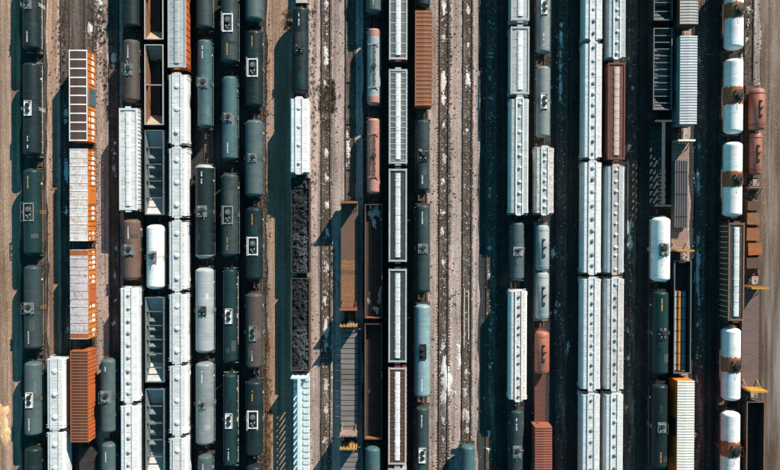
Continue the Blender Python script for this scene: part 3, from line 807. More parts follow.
row('H',
    (T, -50, 30, 'dark grey tank car cut off above', dict(mat='tank_dark', r=1.35)),
    (T, 40, 128, 'slim blue-grey tank car with small hatch', dict(mat='tank_teal', r=1.22, hatch='cross', mark='mark_white', me=1)),
    (T, 164.5, 258.5, 'big black tank car with white tank ends', dict(mat='tank_black', r=1.55, hatch='cross', mark='mark_white', me=1, heads='tank_pale')),
    (T, 267.5, 352.5, 'light grey tank car with black hatch', dict(mat='tank_pale', r=1.55, hatch='cross', pm='frame_black')),
    (T, 361.5, 444, 'mid grey tank car with pale hatch', dict(mat='tank_grey', r=1.55, hatch='cross', mark='mark_white', me=1)),
    (T, 454, 530, 'slim slate tank car cut off below', dict(mat='tank_slate', r=1.25, mark='mark_white', me=1)))
row('I',
    (T, -14, 64, 'dark tank car with white framed hatch platform', dict(mat='tank_dark', hatch='frame', pm='white_paint', mark='mark_yellow', me=-1)),
    (T, 76.5, 160.5, 'blue-green tank car with cluttered hatch', dict(mat='tank_teal', r=1.3, hatch='cross', mark='mark_white', me=-1)),
    (T, 173.5, 256.5, 'dark grey tank car with square grey hatch', dict(mat='tank_dark', r=1.45, hatch='frame', pm='grey_paint', mark='mark_yellow', me=-1)),
    (T, 268.5, 362, 'slim dark green tank car, white hatch box', dict(mat='tank_green', r=1.15, hatch='box', pm='white_paint', rails='white_paint')),
    (T, 373, 465, 'slim dark green tank car, white hatch box', dict(mat='tank_green', r=1.15, hatch='box', pm='white_paint', mark='mark_white', me=-1, rails='white_paint')))
row('J',
    (T, -62, 22, 'grey tank car cut off above', dict(mat='tank_slate')),
    (T, 31, 108, 'black tank car with white framed platform', dict(mat='tank_black', hatch='frame', pm='white_paint', mark='mark_yellow', me=1)),
    (T, 120, 197, 'slate grey tank car with pale hatch', dict(mat='tank_slate', r=1.5, hatch='cross')),
    (T, 207, 280, 'black tank car with white framed platform', dict(mat='tank_black', hatch='frame', pm='white_paint', mark='mark_yellow', me=1, hy=-.4)),
    (T, 292.5, 368, 'brownish grey tank car with pale hatch', dict(mat='tank_brown', hatch='box', pm='grey_paint', r=1.45, mark='mark_white', me=-1, hy=-.3)),
    (T, 379.5, 455, 'black tank car with white framed platform', dict(mat='tank_black', hatch='frame', pm='white_paint', mark='mark_yellow', me=1)),
    (T, 464, 540, 'black tank car barely in frame', dict(mat='tank_black')))
row('K',
    (F_, -92, 3, 'low flatcar with white end barely in frame', dict(mat='white_paint', deck='plank_pale', w=1.0)),
    (T, 8, 94, 'lone black tank car throwing a long shadow', dict(mat='tank_black', r=1.4, hatch='cross', pm='frame_black', mark='mark_white', me=1, rails='frame_black')),
    (H, 99, 172, 'short white hopper car before the coal cars', dict(mat='hop_clean', n=4, hr=.3)),
    (O_, 178, 272.5, 'open hopper car heaped with coal', dict(mat='rust_dark', inner='gond_inner', rim='gond_inner', ht=2.65, bays=4, braces=0)),
    (O_, 278.5, 370.5, 'open hopper car heaped with coal', dict(mat='rust_dark', inner='gond_inner', rim='rust_dark', ht=2.65, bays=4, braces=0)),
    (CB, 376.5, 500, 'pale teal centre-beam flatcar, empty', dict(mat='teal_white')))
row('M',
    (F_, 201, 311, 'empty bulkhead flatcar with brown plank deck', dict(mat='frame_black', deck=('plank_grey2', 'plank_brown'), pitch=.42, bulk='rust_dark', btop='orange_deep', gap=.015)),
    (F_, 325, 437, 'empty bulkhead flatcar with grey slatted deck', dict(mat='frame_black', deck=('plank_grey', 'plank_dark'), pitch=.88, bulk='deck_pink', btop='ochre', btop2='deck_pink', gap=.14, comb=True)),
    (F_, 448, 560, 'bulkhead flatcar with ochre bulkhead, cut off', dict(mat='frame_black', deck='plank_grey', pitch=.88, bulk='ochre', btop='ochre', gap=.14, comb=True)))
row('N',
    (T, -70, 14, 'dark slate tank car cut off above', dict(mat='tank_slate', r=1.3, mark='mark_yellow', me=-1)),
    (T, 29, 105.5, 'slim pale grey tank car with pink ends', dict(mat='tank_pale', r=1.12, hatch='long', heads='tank_pink', rails='grey_paint', bands=((-6.2, -5.2, 'tank_pink'), (5.2, 6.2, 'tank_pink')))),
    (T, 118.5, 194, 'slim pink tank car', dict(mat='tank_pink', r=1.12, hatch='long', pm='tank_salmon', rails='tank_pink')),
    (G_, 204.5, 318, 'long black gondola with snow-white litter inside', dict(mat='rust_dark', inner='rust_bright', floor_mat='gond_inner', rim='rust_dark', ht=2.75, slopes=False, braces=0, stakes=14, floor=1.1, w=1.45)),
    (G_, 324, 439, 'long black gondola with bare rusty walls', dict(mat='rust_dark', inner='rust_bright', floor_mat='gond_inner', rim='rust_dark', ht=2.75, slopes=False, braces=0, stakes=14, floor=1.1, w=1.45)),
    (T, 446, 530, 'blue-green tank car cut off below', dict(mat='tank_teal', r=1.3, hatch='cross')))
row('O',
    (H, -34, 59, 'grey hopper car with brown sides', dict(mat='hop_brown', rr=9, rrm='roof_tan', roof='hop_steel', style='trough', n=7, hatch='hop_clean', edge='hop_grey', ribs=16)),
    (H, 70, 163, 'pale grey hopper car with cross-ribbed roof', dict(mat='hop_grey', rr=17, rrm='hop_grey', roof='hop_steel', style='trough', n=6, hatch='hop_clean', edge='hop_grey', ribs=20)),
    (H, 169.5, 261, 'dark roofed hopper car framed by pale walkways', dict(mat='hop_dark', roof='hop_dark', style='trough', n=6, hatch='hop_white', edge='hop_grey')),
    (H, 269.5, 361.5, 'dark roofed hopper car framed by pale walkways', dict(mat='hop_dark', roof='hop_dark', style='trough', n=6, hatch='hop_white', edge='hop_grey')),
    (H, 368, 463.5, 'brown hopper car with white hatch strip', dict(mat='hop_brown', roof='roof_brown', rr=24, rrm='hop_brown', style='trough', n=7, hatch='hop_clean', edge='roof_tan', ribs=18)),
    (H, 469, 540, 'grey hopper car barely in frame', dict(mat='hop_grey', roof='hop_dark', style='trough', n=6)))
row('P',
    (T, -70, 8, 'dark tank car barely in frame', dict(mat='tank_green', r=1.2)),
    (B, 11, 105.5, 'rusty orange boxcar with cross-ribbed roof', dict(side='orange_deep', roof='roof_rust', rib='roof_orange', nr=22, door='orange_deep', w=1.4, ht=4.0, edge='roof_orange', ribw=.3)),
    (T, 120, 191, 'slim dark slate tank car', dict(mat='tank_dark', r=1.15, hatch='cross', pm='frame_black', mark='mark_white', me=-1)),
    (T, 204.5, 292, 'dark green-grey tank car', dict(mat='tank_dark', r=1.25, hatch='cross', mark='mark_white', me=1)),
    (T, 304, 396.5, 'sky blue tank car with black hatch box', dict(mat='tank_sky', r=1.32, hatch='box', pm='lid_black', mark='mark_white', me=-1)),
    (T, 406, 500, 'dark slate tank car with white hatch box', dict(mat='tank_dark', r=1.2, hatch='box', pm='white_paint', mark='mark_white', me=1)))
row('R',
    (T, 444.5, 530, 'lone blue-green tank car on weedy track', dict(mat='tank_teal', r=1.25)))
row('T',
    (H, -60, 20, 'grey-white hopper car cut off above', dict(mat='hop_grey', style='trough', n=6, hatch='hop_clean', edge='hop_grey')),
    (H, 27.5, 93.5, 'short grey-white hopper car with bulging sides', dict(mat='hop_grey', roof='hop_grey', style='trough', n=4, bulge=1, hatch='hop_clean', edge='hop_grey', wid=1.62)),
    (H, 99, 213, 'long white hopper car with row of hatches', dict(mat='hop_white', roof='hop_grey', n=9, hr=.3, hatch='hop_clean', walk='hop_clean')),
    (T, 222, 280, 'short slim grey tank car', dict(mat='tank_slate', r=1.15, hatch='cross', pm='pale_steel')),
    (H, 291.5, 399.5, 'white hopper car with rusty hatches', dict(mat='hop_clean', roof='hop_rust2', n=11, hr=.27, hatch=('rust_bright', 'hop_rusty'), wid=1.5, bulge=1)),
    (T, 409, 490, 'dark slim tank car below the rusty-hatched hopper', dict(mat='tank_dark', r=1.15, hatch='cross', mark='mark_white', me=1)))
row('U',
    (T, -32, 54, 'grey-blue tank car with white hatch box', dict(mat='tank_grey', r=1.15, hatch='box', pm='white_paint', mark='mark_white', me=-1, hy=.4)),
    (T, 66.5, 138, 'grey-blue tank car with white hatch box', dict(mat='tank_grey', r=1.2, hatch='box', pm='white_paint')),
    (H, 148, 213, 'rust-stained white hopper car', dict(mat='hop_rusty', n=7, hr=.3, hatch='hop_white', walk='hop_white')),
    (F_, 222, 321, 'flatcar carrying two pale grey tanks', dict(mat='frame_black', deck='plank_grey', w=1.25)),
    (F_, 328, 422, 'brown flatcar carrying a salmon tank', dict(mat='rust_dark', deck='hop_brown', w=.95, pitch=.9)),
    (B, 427, 520, 'salmon-orange boxcar with closely ribbed roof', dict(side='tank_salmon', roof='tank_salmon', rib='tank_salmon', nr=36, door='tank_salmon', w=1.42, ht=4.1, ribw=.2, ribh=.1)))
row('W',
    (H, -78, 38.5, 'long white hopper car with many hatches', dict(mat='hop_blue', roof='hop_white', n=10, hr=.28, hatch=('hop_steel2', 'hop_grey'), walk='hop_clean')),
    *[(H, a, b_, 'long white hopper car with many hatches', dict(mat=m_, roof=r_, n=n_, hr=h_, hatch=('hop_steel2', 'hop_grey'), walk=w_)) for a, b_, n_, h_, m_, r_, w_ in ((43.5, 157, 10, .3, 'hop_white', 'hop_white', 'hop_clean'), (162.5, 272.5, 9, .34, 'hop_white', 'hop_clean', 'hop_white'), (279, 389, 11, .27, 'hop_clean', 'hop_grey2', 'hop_clean'), (395, 505, 8, .32, 'hop_grey2', 'hop_white', 'hop_white'))])
row('X',
    (H, -50, 57, 'long grey-white hopper car with many hatches', dict(mat='hop_grey', roof='hop_grey', n=10, hr=.3, hatch='hop_white', walk='hop_clean')),
    (H, 63.5, 159, 'red-brown hopper car with pinkish lids', dict(mat='hop_brown', roof='hop_brown', style='trough', n=12, hatch='hop_pinklid', edge='hop_brown', wid=1.5)),
    (H, 166.5, 272.5, 'pale blue-sided hopper car', dict(mat='hop_blue', roof='hop_grey', n=10, hr=.3, hatch='hop_clean', walk='hop_pinklid', bulge=1)),
    (H, 279, 389, 'white hopper car with rust spots', dict(mat='hop_white', roof='hop_rusty', n=10, hr=.3, hatch=('hop_steel2', 'hop_grey'), walk='hop_white')),
    (H, 395, 505, 'white hopper car, clean, cut off below', dict(mat='hop_white', roof='hop_white', n=10, hr=.3, hatch=('hop_steel2', 'hop_grey'), walk='hop_clean')))
row('Z',
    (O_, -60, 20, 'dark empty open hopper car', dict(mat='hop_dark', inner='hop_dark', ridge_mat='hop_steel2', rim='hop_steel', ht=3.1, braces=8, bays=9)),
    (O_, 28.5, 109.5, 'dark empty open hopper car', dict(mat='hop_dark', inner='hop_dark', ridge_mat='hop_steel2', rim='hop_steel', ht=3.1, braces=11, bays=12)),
    (CB, 119, 207, 'dark empty centre-beam flatcar', dict(mat='hop_dark', pitch=1.2, bh=3.6)),
    (T, 217, 281.5, 'short bright white tank car with railings', dict(mat='tank_white', r=1.6, hatch='cross', pm='frame_black', rails='white_paint')),
    (T, 290.5, 374, 'dark green tank car with yellow stencil', dict(mat='tank_green', r=1.45, hatch='cross', pm='frame_black', mark='mark_yellow', me=1)),
    (T, 383, 467, 'black tank car, lowest of its row', dict(mat='tank_black', r=1.45, hatch='cross', mark='mark_yellow', me=-1)))
row('AA',
    (B, -66, 24, 'tan boxcar with ribbed roof', dict(side='rust_dark', roof='roof_tan', rib='roof_tan', nr=30, door='rust_dark', edge='ochre', ribw=.2, ribh=.08)),
    (B, 36, 124, 'light grey boxcar with ribbed roof', dict(side='grey_paint', roof='roof_greywhite', rib='roof_greywhite', nr=32, door='grey_paint', ribw=.22, ribh=.09, w=1.42)),
    (F_, 139, 252, 'bulkhead flatcar loaded with grey pipes', dict(mat='rust_dark', deck='deck_pink', bulk='ochre', btop='white_paint', btop2='ochre', w=1.45, bh=4.0)),
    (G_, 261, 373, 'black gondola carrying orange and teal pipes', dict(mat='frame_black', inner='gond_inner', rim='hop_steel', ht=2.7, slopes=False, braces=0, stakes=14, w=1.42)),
    (B, 381, 475, 'white ribbed boxcar with ochre sides', dict(side='ochre_bright', ends='yellow', roof='roof_cream', rib='roof_cream', nr=34, door='lid_black', ribw=.22, ribh=.07, w=1.42)))
band = dict(mat='tank_white', r=1.55, hatch='band', rails='grey_paint')
row('CC',
    (T, -26, 50, 'white tank car with rust-brown belly band', band),
    (T, 59, 134, 'white tank car with rust-brown belly band', band),
    (T, 142, 217, 'white tank car with rust-brown belly band', band),
    (H, 223.5, 320, 'rusty-edged dark hopper car with white strip', dict(mat='rust_dark', roof='hop_dark', style='trough', n=6, hatch='hop_white', edge='rust_inner', ribs=18, ribm='hop_clean', wid=1.4)),
    (T, 327.5, 400, 'white tank car with rust-brown belly band', band),
    (T, 411, 484, 'white tank car with rust-brown belly band', band))
row('DD',
    (F_, 86, 178, 'flatcar carrying two salmon tanks', dict(mat='rust_dark', deck='rust_dark', w=1.2)),
    (F_, 186, 276, 'flatcar carrying rusty steel slabs', dict(mat='rust_dark', deck='rust_dark', bulk='deck_pink', btop='rust_bright', w=1.4, bh=3.2, bends=(1,))),
    (F_, 287, 393, 'bulkhead flatcar with yellow bulkheads, mauve deck', dict(mat='rust_dark', deck='deck_mauve', bulk='yellow', btop='yellow', pitch=1.9, w=1.5, bh=4.4)),
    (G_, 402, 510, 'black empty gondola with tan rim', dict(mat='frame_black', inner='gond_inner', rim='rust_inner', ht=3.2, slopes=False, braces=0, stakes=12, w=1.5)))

ORD = ['top', 'second', 'third', 'fourth', 'fifth', 'sixth', 'seventh', 'eighth']
NUM = ['', 'second', 'third', 'fourth', 'fifth', 'sixth', 'seventh', 'eighth', 'ninth', 'tenth', 'eleventh', 'twelfth']
rows_ = [k for k in TRK if any(c[0] == k for c in CARS)]
def rowname(k):
    i = rows_.index(k); n = len(rows_)
    if i == 0: return 'leftmost row'
    if i == n-1: return 'rightmost row'
    return NUM[i] + ' row from left' if i < n/2 else NUM[n-1-i] + ' row from right'
KIND = {tank: ('tank_car', 'tank car', 'tank cars parked in the yard'), hopper: ('covered_hopper', 'hopper car', 'covered hopper cars parked in the yard'),
        boxcar: ('boxcar', 'boxcar', 'boxcars parked in the yard'), flatcar: ('flatcar', 'flatcar', 'flatcars parked in the yard'),
        centerbeam: ('centre_beam_flatcar', 'flatcar', 'flatcars parked in the yard'), open_car: ('open_hopper', 'hopper car', 'open hopper cars parked in the yard')}
def zref(f, o):
    if f is tank: return RT + 1.06 + o.get('r', 1.45)
    if f is hopper: return RT + o.get('ht', 4.15)
    if f is boxcar: return RT + o.get('ht', 4.35)
    if f is open_car: return RT + o.get('ht', 3.45)
    if f is centerbeam: return RT + 4.1
    return RT + (o.get('bh', 4.3) if o.get('bulk') else 1.2)
PLACED = {}
for k in rows_:
    cs = [c for c in CARS if c[0] == k]
    cs.sort(key=lambda c: c[2])
    ext = []
    for c in cs:
        z = zref(c[1], c[5]); x = TRK[k]
        ext.append((world(x, c[2], z).y, world(x, c[3], z).y))      # north end, south end
    seen = 0
    for i, c in enumerate(cs):
        yn, ys = ext[i]
        gn = (ext[i-1][1]-yn)/2 if i else .8
        gs = (ys-ext[i+1][0])/2 if i+1 < len(cs) else .8
        f, o = c[1], c[5]
        nm, cat, grp = KIND[f]
        if f is open_car and o.get('slopes') is False: nm, cat, grp = 'gondola_car', 'gondola', 'gondolas parked in the yard'
        lab = f"{c[4]}, {ORD[i] + (' from top' if i else ' car')} in {rowname(k)}"
        if len(cs) == 1: lab = f"{c[4]} in {rowname(k)}"
        assert 4 <= len(lab.split()) <= 16, (len(lab.split()), lab)
        L = yn - ys
        car = tag(empty(nm, (TX[k], (yn+ys)/2, RT)), lab, cat, grp)
        kw = dict(o)
        if f is tank: kw['seed'] = len(PLACED)
        f(car, L, min(1.2, gn), min(1.2, gs), **kw)
        PLACED[(k, i)] = (car, L)

# ------------------------------------------------------------------ loads
def span(k, y0, y1, z):
    a = world(TRK[k], y0, z+RT).y; b = world(TRK[k], y1, z+RT).y
    return (TX[k], (a+b)/2, RT), a-b
c, L = PLACED[('K', 3)]
coal_load(c.location + Vector((0, 0, 2.4)), L-.25, 'black lumpy coal heaped in the upper coal hopper car', seed=1)
c, L = PLACED[('K', 4)]
coal_load(c.location + Vector((0, 0, 2.4)), L-.25, 'black lumpy coal heaped in the lower coal hopper car', seed=2)
def cargo_tank(k, y0, y1, r, mat, label, bandm=None, dark='lid_black', seed=0):
    loc, L = span(k, y0, y1, 1.25+r)
    t = tag(empty('cargo_tank', (loc[0], loc[1], RT+1.225)), label, 'tank', 'tanks carried on flatcars')
    cz = r + .12
    prof = [(-L/2, r*.5), (-L/2+.12, r*.86), (-L/2+.4, r), (L/2-.4, r), (L/2-.12, r*.86), (L/2, r*.5)]
    part('tank_shell', MB().lathe(prof, 36, (0, 0, cz)), mat, t, smooth=50)
    for s in (-1, 1):
        part('clamp_band', MB().lathe([(s*(L/2-.9)-.09, r+.03), (s*(L/2-.9)+.09, r+.03)], 36, (0, 0, cz), caps=False), bandm or mat, t, smooth=40)
        part('saddle', MB().prism([(-r*.8, 0), (r*.8, 0), (r*.85, cz*.6), (0, cz*.4), (-r*.85, cz*.6)], s*(L/2-.9)-.2, s*(L/2-.9)+.2), 'frame_black', t)
    b = MB(); rd = random.Random(seed); z = cz+r+.04
    b.box(-.15, 0, z, .1, L*.42, .12).box(.3, .2, z-.02, .5, .09, .1).box(.1, -L*.14, z-.01, .45, .09, .1)
    for y in (-L*.18, 0, L*.18): b.lathe([(z-.05, .15), (z+.15, .15), (z+.17, .1)], 10, (.12, y, 0), axis='z')
    part('top_fitting', b, dark, t)
cargo_tank('U', 225, 270.5, 1.15, 'tank_pale', 'upper pale grey tank on the two-tank flatcar', seed=1)
cargo_tank('U', 272, 319, 1.15, 'tank_pale', 'lower pale grey tank on the two-tank flatcar', seed=2)
cargo_tank('U', 331, 373, 1.25, 'tank_salmon', 'salmon tank on flatcar below the two pale grey tanks', 'tank_salmon', seed=3)
cargo_tank('DD', 89, 130.5, 1.3, 'tank_salmon', 'larger upper salmon tank on flatcar near right edge', 'hop_brown', seed=4)
cargo_tank('DD', 133, 175, 1.0, 'tank_salmon', 'smaller lower salmon tank on flatcar near right edge', 'hop_brown', seed=5)

loc, L = span('AA', 160.5, 228, 1.9)
pb = tag(empty('pipe_bundle', (loc[0]-.25, loc[1], RT+1.23)), 'bundle of long grey pipes on the bulkhead flatcar', 'pipes')
for r_ in range(3):
    for i in range(6-(r_ % 2)):
        part('pipe', MB().rod((-1.0+.4*i+.2*(r_ % 2), -L/2+random.uniform(0, .15), .32+.35*r_), (-1.0+.4*i+.2*(r_ % 2), L/2-random.uniform(0, .15), .32+.35*r_), .19, 10), 'pipe_grey', pb, smooth=40)
for y in (-.3, .3): part('dunnage', MB().box(0, L*y, .06, 2.5, .15, .12), 'plank_brown', pb)
for y in (-.33, 0, .33): part('strap', MB().box(0, L*y, 1.24, 2.1, .08, .03), 'lid_black', pb)
loc, L = span('AA', 291, 370, 1.5)
for nm, dx, r_, m_, lb in (('steel_pipe', -.75, .26, 'pale_steel', 'thin pale pipe in gondola left of the orange pipe'), ('steel_pipe', -.12, .36, 'pipe_orange', 'long orange pipe lying in the black gondola'), ('steel_pipe', .72, .42, 'pipe_teal', 'long teal pipe lying in the black gondola')):
    o = tag(empty(nm, (loc[0]+dx, loc[1], RT+1.06)), lb, 'pipe', 'pipes in the gondola')
    part('tube', MB().lathe([(-L/2, r_*.86), (-L/2, r_), (L/2, r_), (L/2, r_*.86)], 20, (0, 0, r_)), m_, o, smooth=40)
    for k in range(7): part('collar', MB().lathe([(-.06, r_+.02), (.06, r_+.02)], 20, (0, -L/2+L*(k+.5)/7, r_), caps=False), 'frame_black', o)
y = 200.0
for i, (l, w_, h_) in enumerate(((11, 2.1, .7), (13, 2.3, .9), (14, 2.2, .7), (13, 2.4, 1.0), (12, 2.2, .8))):
    loc, L = span('DD', y, y+l, 1.8); y += l + 1.5
    sb = tag(empty('slab_stack', (loc[0]+random.uniform(-.1, .15), loc[1], RT+1.23)), ['top', 'second', 'third', 'fourth', 'lowest'][i] + ' stack of rusty steel slabs on the flatcar, counted from above', 'steel slabs', 'slab stacks on the rightmost flatcar')
    for k in range(3):
        o = part('slab', MB().box(random.uniform(-.12, .12), random.uniform(-.05, .05), h_/3*(k+.5), w_-.2*(k == 1), L-.12*k, h_/3-.03), ('rust_bright', 'rust_inner', 'rust_dark', 'orange_deep')[(i*3+k) % 4], sb)
        o.rotation_euler = (0, 0, random.uniform(-.06, .06))
rd = random.Random(8); b = MB()
for _ in range(70):
    q = world(747, rd.uniform(192, 272), 1.5); x = TX['DD'] + rd.uniform(-1.25, 1.25); l = rd.uniform(.3, 1.6); w_ = rd.uniform(.06, .3); a = rd.uniform(-.5, .5) + rd.choice((0, 1.57)); h_ = rd.uniform(.05, .3)
    p = []
    for z in (0, h_):
        for u, v in ((-1, -1), (1, -1), (1, 1), (-1, 1)):
            uu, vv_ = u*w_/2, v*l/2; p.append((x+uu*math.cos(a)-vv_*math.sin(a), q.y+uu*math.sin(a)+vv_*math.cos(a), RT+1.23+z*rd.uniform(.8, 1.2)))
    b.hexa(p)
tag(part('scrap_steel', b, 'rust_inner', None), 'rusty steel scrap strewn between the slabs on the flatcar', 'scrap', kind='stuff')
# pale litter inside the upper long gondola
def spill_mesh(pts, seed):
    rd = random.Random(seed); b = MB()
    for x, y, z, rx, ry, h in pts:
        n = 22 if max(rx, ry) > .3 else 7; rings = 4 if n > 7 else 2; vv = [(x, y, z+h)]; ff = []
        ph = rd.uniform(0, 50)
        for q in range(1, rings+1):
            t = q/rings
            for k in range(n):
                a = 2*math.pi*k/n; c_, s_ = math.cos(a), math.sin(a)
                w_ = 1 + .55*noise.noise(Vector((c_*1.6+ph, s_*1.6, ph))) + .35*noise.noise(Vector((c_*4+ph, s_*4, ph+9)))
                jj = 1 + .25*noise.noise(Vector((c_*3*t, s_*3*t, ph+4)))
                vv.append((x+rx*t*c_*w_, y+ry*t*s_*w_*jj, z+h*(1-t*t)*(1+.6*noise.noise(Vector((c_*5*t, s_*5*t, ph+2))))))
        for k in range(n): ff.append((0, 1+k, 1+(k+1) % n))
        for q in range(rings-1):
            for k in range(n):
                a = 1+q*n+k; c2 = 1+q*n+(k+1) % n; ff.append((a, a+n, c2+n, c2))
        b.add(vv, ff)
    return b
def spill(name, pxs, mat, label, cat, seed, z=.09, scatter=True):
    pts = []
    for px, py, rx, ry, h in pxs:
        p = world(px, py, z); pts.append((p.x, p.y, z-.02, rx/5.7, ry/5.7, h*.85))
        if scatter:
            rd = random.Random(px*7+py)
            for _ in range(int(6+rx*ry*.55)):
                a, q = rd.uniform(0, 6.28), rd.gauss(0, 1.0)
                r_ = rd.uniform(.05, .22)
                pts.append((p.x+rx/5.63*q*math.cos(a)*.75, p.y+ry/5.63*q*math.sin(a), z-.02, r_, r_*rd.uniform(.8, 2.2), rd.uniform(.05, .11)))
    o = part(name, spill_mesh(pts, seed), mat, None, smooth=60)
    return tag(o, label, cat, kind='stuff')
spill('snow_patch', [(372, 213, 4, 4, .2), (377, 211, 3, 5, .15), (374, 222, 2, 4, .1), (380, 296, 1.5, 8, .2), (369, 301, 2, 3, .1), (376, 309, 3, 2, .1)], 'grain', 'patchy snow-white litter lying inside the long black gondola', 'litter', 5, z=RT+1.11)

# ------------------------------------------------------------------ spilled grain, litter and weeds along the tracks
S_ = [
 ('C', [(90, 29, 3.5, 8, .16), (101.6, 28, 3, 6, .1), (108, 60, 1.8, 7, .12), (114, 58, 3.6, 6, .14), (113, 66, 3, 3, .1), (100, 5, 3.5, 6, .1), (101, 41, 3, 4, .08)], 'pale spilled grain on the bare tracks above the ribbed-roof boxcar'),
 ('B', [(66, 113, 2.5, 5, .14), (66, 121, 2, 3, .1), (66.5, 172, 3.2, 13, .16), (66.5, 212, 2.6, 3, .12), (68, 329, 2, 3, .1), (70, 306, 1.5, 2, .1)], 'pale spilled grain on the shaded track left of the orange boxcars'),
 ('D', [(115, 143, 2, 2, .1), (115, 153, 2, 2.4, .1), (114, 170, 2, 3, .1), (116, 248, 2, 3, .1), (115, 275, 1.6, 4, .1), (114, 323, 2, 3, .1), (116, 300, 1.5, 2, .1)], 'small pale spills on the empty track right of the orange boxcars'),
 ('L', [(326, 4, 2.8, 5, .14), (326, 19, 2.4, 4, .08), (326, 52, 3, 9, .1), (326, 62, 3, 6, .1), (325.5, 84, 2.4, 3, .1), (326, 153, 2.8, 6, .14), (327, 178, 3, 3, .12), (327, 205, 3, 4, .12), (327, 232, 2.4, 8, .07), (327, 268, 3.4, 6, .16), (325, 300, 2.6, 5, .12), (326, 330, 3, 12, .16), (326, 345, 2.4, 5, .12), (326, 385, 2.8, 10, .1), (326, 410, 2.6, 6, .08), (325, 440, 2.6, 5, .08)], 'pale spilled grain between the rails right of the coal cars'),
 ('M', [(348, 150, 2.6, 9, .12), (347, 135, 2, 5, .08), (346, 165, 2, 4, .08)], 'pale spill on the track left of the pink tank car'),
 ('Q', [(443.5, 8, 2.8, 11, .14), (444, 38, 2.6, 6, .08), (443.5, 80, 3.2, 14, .16), (443.5, 100, 2.6, 6, .12), (444, 125, 2.6, 5, .08), (444, 159, 2.8, 5, .14), (443, 181, 2.6, 4, .12), (443, 213, 3.6, 1.8, .12), (442.5, 231, 2.6, 5, .1), (443, 262, 2.4, 5, .08), (443, 346, 3, 6, .1), (444, 366, 4, 14, .2), (446, 382, 5.5, 14, .22), (444, 397, 3.6, 8, .16), (443, 420, 2.4, 5, .1), (443, 440, 2.2, 5, .08)], 'large white grain spills between the rails right of sky blue tank'),
 ('R', [(468, 10, 2.6, 7, .1), (468, 45, 2.2, 4, .08), (468, 80, 2.8, 10, .12), (467, 130, 2.4, 4, .08), (459, 360, 2, 8, .14), (458.5, 347, 1.6, 4, .1), (465, 392, 2, 6, .12), (466, 415, 4, 8, .16), (467, 430, 2.6, 5, .1), (466, 372, 2.4, 5, .1)], 'white grain spills on the track above the lone blue-green tank'),
 ('S', [(490, 22, 1.6, 1, .1), (490, 78, 1.8, 1.4, .1), (490, 98, 2, 1.2, .1), (490, 189, 2.4, 1.4, .1), (489, 196, 1.8, 3, .12), (489, 248, 2.4, 2.6, .1), (489, 275, 2, 2.6, .14), (490, 367, 2, 3, .1), (489, 433, 2, 2.6, .1), (489, 449, 4, 1.6, .12), (490, 330, 1.6, 2, .1)], 'scattered pale spills on the shaded empty track right of centre'),
 ('V', [(561, 25, 2.2, 2.4, .14), (560.6, 38, 2.6, 8, .14), (560, 54, 2.2, 5, .12), (560, 66, 2.4, 6, .12), (560, 78, 2, 4, .12), (560, 88, 2.6, 8, .16), (560, 98, 2, 4, .1), (553, 253, 2.2, 5, .16), (557, 304, 2, 5, .12), (556, 312, 1.8, 3, .1), (568, 346, 1.8, 6, .1), (566, 352, 1.4, 3, .1)], 'line of pale spills on the dark track left of long white hoppers'),
 ('Y', [(629, 228, 3.2, 10, .16), (630, 243, 3, 9, .14), (628, 331, 2, 3, .1), (628, 358, 2, 3.4, .1), (629, 30, 1.6, 2, .1), (630, 76, 2, 1.6, .1), (633, 88, 1.4, 3, .1)], 'pale grain spill on the dark track right of the hopper pairs'),
 ('BB', [(698, 176, 2.4, 6, .14), (698, 186, 2.8, 8, .16), (698, 240, 2.2, 6, .12), (698, 258, 2.8, 12, .16), (697, 276, 2.6, 9, .16), (698, 291, 2.4, 6, .12), (699, 302, 2, 6, .12), (697, 325, 1.6, 3, .1), (697, 357, 2, 6, .1), (697, 380, 1.6, 3, .1), (699, 146, 1.6, 2, .1), (699, 60, 1.8, 1.6, .1)], 'broken white grain line on the dark track beside banded tank cars'),
 ('DD', [(748, 9, 2.6, 3, .12), (748, 22, 2.2, 6, .08), (747, 40, 2, 4, .08), (742, 60, 2, 4, .08)], 'pale spills on the bare track at the top right'),
]
for i, (k, pts, lab) in enumerate(S_):
    spill('spilled_grain', pts, 'grain', lab, 'spilled grain', 40+i, z=.0)
o = spill('sand_pile', [(-1, 416, 11, 19, .55), (2, 432, 8, 12, .4)], 'sand', 'orange sand pile at the left picture edge', 'sand pile', 78, z=0.0, scatter=False)
if 'kind' in o: del o['kind']

def litter(name, zones, n, mat, label, seed, smin=.05, smax=.22):
    rd = random.Random(seed); b = MB()
    for _ in range(n):
        x, y0, y1, wd_ = rd.choice(zones)
        cx = x + rd.gauss(0, wd_); cy = rd.uniform(y0, y1); s1 = rd.uniform(smin, smax); s2 = s1*rd.uniform(.5, 2.2); h = rd.uniform(.03, .1)
        a = rd.uniform(0, 3.14); ca, sa = math.cos(a), math.sin(a); p = []
        for z, q in ((-.02, 1), (.02+h, .7)):
            for u, w in ((-1, -1), (1, -1), (1, 1), (-1, 1)):
                uu = u*s1*q*rd.uniform(.7, 1.2)/2; ww = w*s2*q*rd.uniform(.7, 1.2)/2
                p.append((cx+uu*ca-ww*sa, cy+uu*sa+ww*ca, z))
        b.hexa(p)
    return tag(part(name, b, mat, None), label, 'litter', kind='stuff')
open_z = [(TX[k], -45, 45, .55) for k in ('L', 'Q', 'R', 'L', 'Q', 'R', 'S', 'V', 'Y', 'BB', 'C')]
litter('track_litter', open_z, 2600, 'plank_pale', 'pale chips and scraps strewn along the bare tracks', 1)
litter('track_litter', open_z + [(x+1.9, -45, 45, .4) for x in TX.values()], 3800, 'rust_dark', 'dark scraps strewn along and between the tracks', 2)
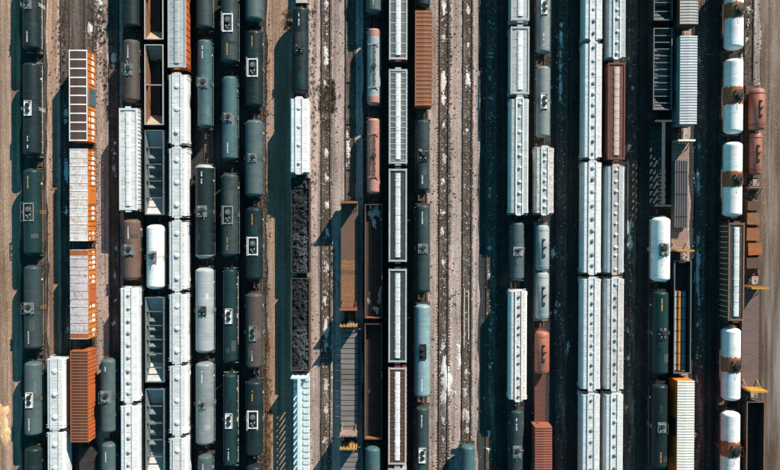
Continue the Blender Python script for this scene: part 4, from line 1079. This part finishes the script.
litter('track_litter', [(x+rd_, -45, 45, .5) for x in TX.values() for rd_ in (0, 2)], 1800, 'grey_paint', 'grey stones strewn across the whole yard', 3, .05, .16)
litter('track_litter', [(TX['L'], 10, 30, .5), (TX['Q'], -40, 42, .5), (TX['R'], 10, 40, .5), (TX['DD'], 20, 42, .6), (TX['C']+1.6, 30, 42, .6)], 700, 'rust_inner', 'rusty brown scraps on the bare tracks', 4)

def weeds(name, spots, mat, label, seed):
    rd = random.Random(seed); b = MB()
    for px, y0, y1, sp, n in spots:
        for _ in range(n):
            p = world(px, rd.uniform(y0, y1), 0); x = p.x + rd.gauss(0, sp); y = p.y
            for q in range(rd.randint(7, 14)):
                a = rd.uniform(0, 6.28); l = rd.uniform(.08, .28); h = rd.uniform(.05, .24); w = rd.uniform(.015, .04)
                ox, oy = rd.gauss(0, .1), rd.gauss(0, .1)
                c_, s_ = math.cos(a), math.sin(a)
                b.add([(x+ox-s_*w, y+oy+c_*w, 0), (x+ox+s_*w, y+oy-c_*w, 0), (x+ox+c_*l*.5+s_*w*.8, y+oy+s_*l*.5-c_*w*.8, h*.8), (x+ox+c_*l, y+oy+s_*l, h)], [(0, 1, 2), (0, 2, 3)])
    return tag(part(name, b, mat, None), label, 'weeds', kind='stuff')
weeds('weeds', [(266, 330, 380, .3, 90), (266.5, 380, 470, .45, 420), (265, 35, 115, .35, 110), (265, 140, 330, .25, 120), (287, 10, 30, .4, 60)], 'weed_dry', 'dry orange-brown weeds along the dirt strip beside the tank cars', 3)
weeds('weeds', [(331, 80, 112, .5, 170), (322, 85, 110, .4, 80), (326, 95, 130, .5, 60), (313, 5, 200, .3, 90), (331, 240, 300, .4, 60), (448, 5, 300, .25, 160), (101, 5, 45, .8, 160), (107, 60, 110, .6, 60), (62, 5, 90, .4, 120), (744, 10, 75, .5, 120)], 'weed_dark', 'dark low weeds tufted along the bare tracks', 4)

# loose lumber on the bare track above the lone tank car
for i, (px, y0, y1, dx, lb) in enumerate(((464.3, 288, 346, .0, 'left of the two long pale timbers lying along the bare track'), (468.6, 290, 340, .03, 'right of the two long pale timbers lying along the bare track'))):
    a, c_ = world(px, y0, .1), world(px, y1, .1)
    t_ = tag(empty('timber', (a.x, (a.y+c_.y)/2, .05)), lb, 'timber', 'timbers on the bare track')
    t_.rotation_euler = (0, 0, .004*(i*2-1)); n = 4; l = (a.y-c_.y)/n
    for k in range(n): part('beam', MB().box(random.uniform(-.03, .03), -2*l + l*(k+.5), .06, .17, l-.06, .13), 'plank_pale', t_)
# a pair of short white sleepers lying across the shaded track
for y0, lb in ((53.5, 'upper of two short white planks across the shaded bare track'), (57, 'lower of two short white planks across the shaded bare track')):
    p = world(491, y0, .1)
    tag(part('plank', MB().prismx([(-.12, 0), (.12, 0), (.11, .09), (-.11, .10)], -.42, .42), 'plank_pale', None, (p.x, p.y, .035)), lb, 'plank', 'short planks on the shaded track')
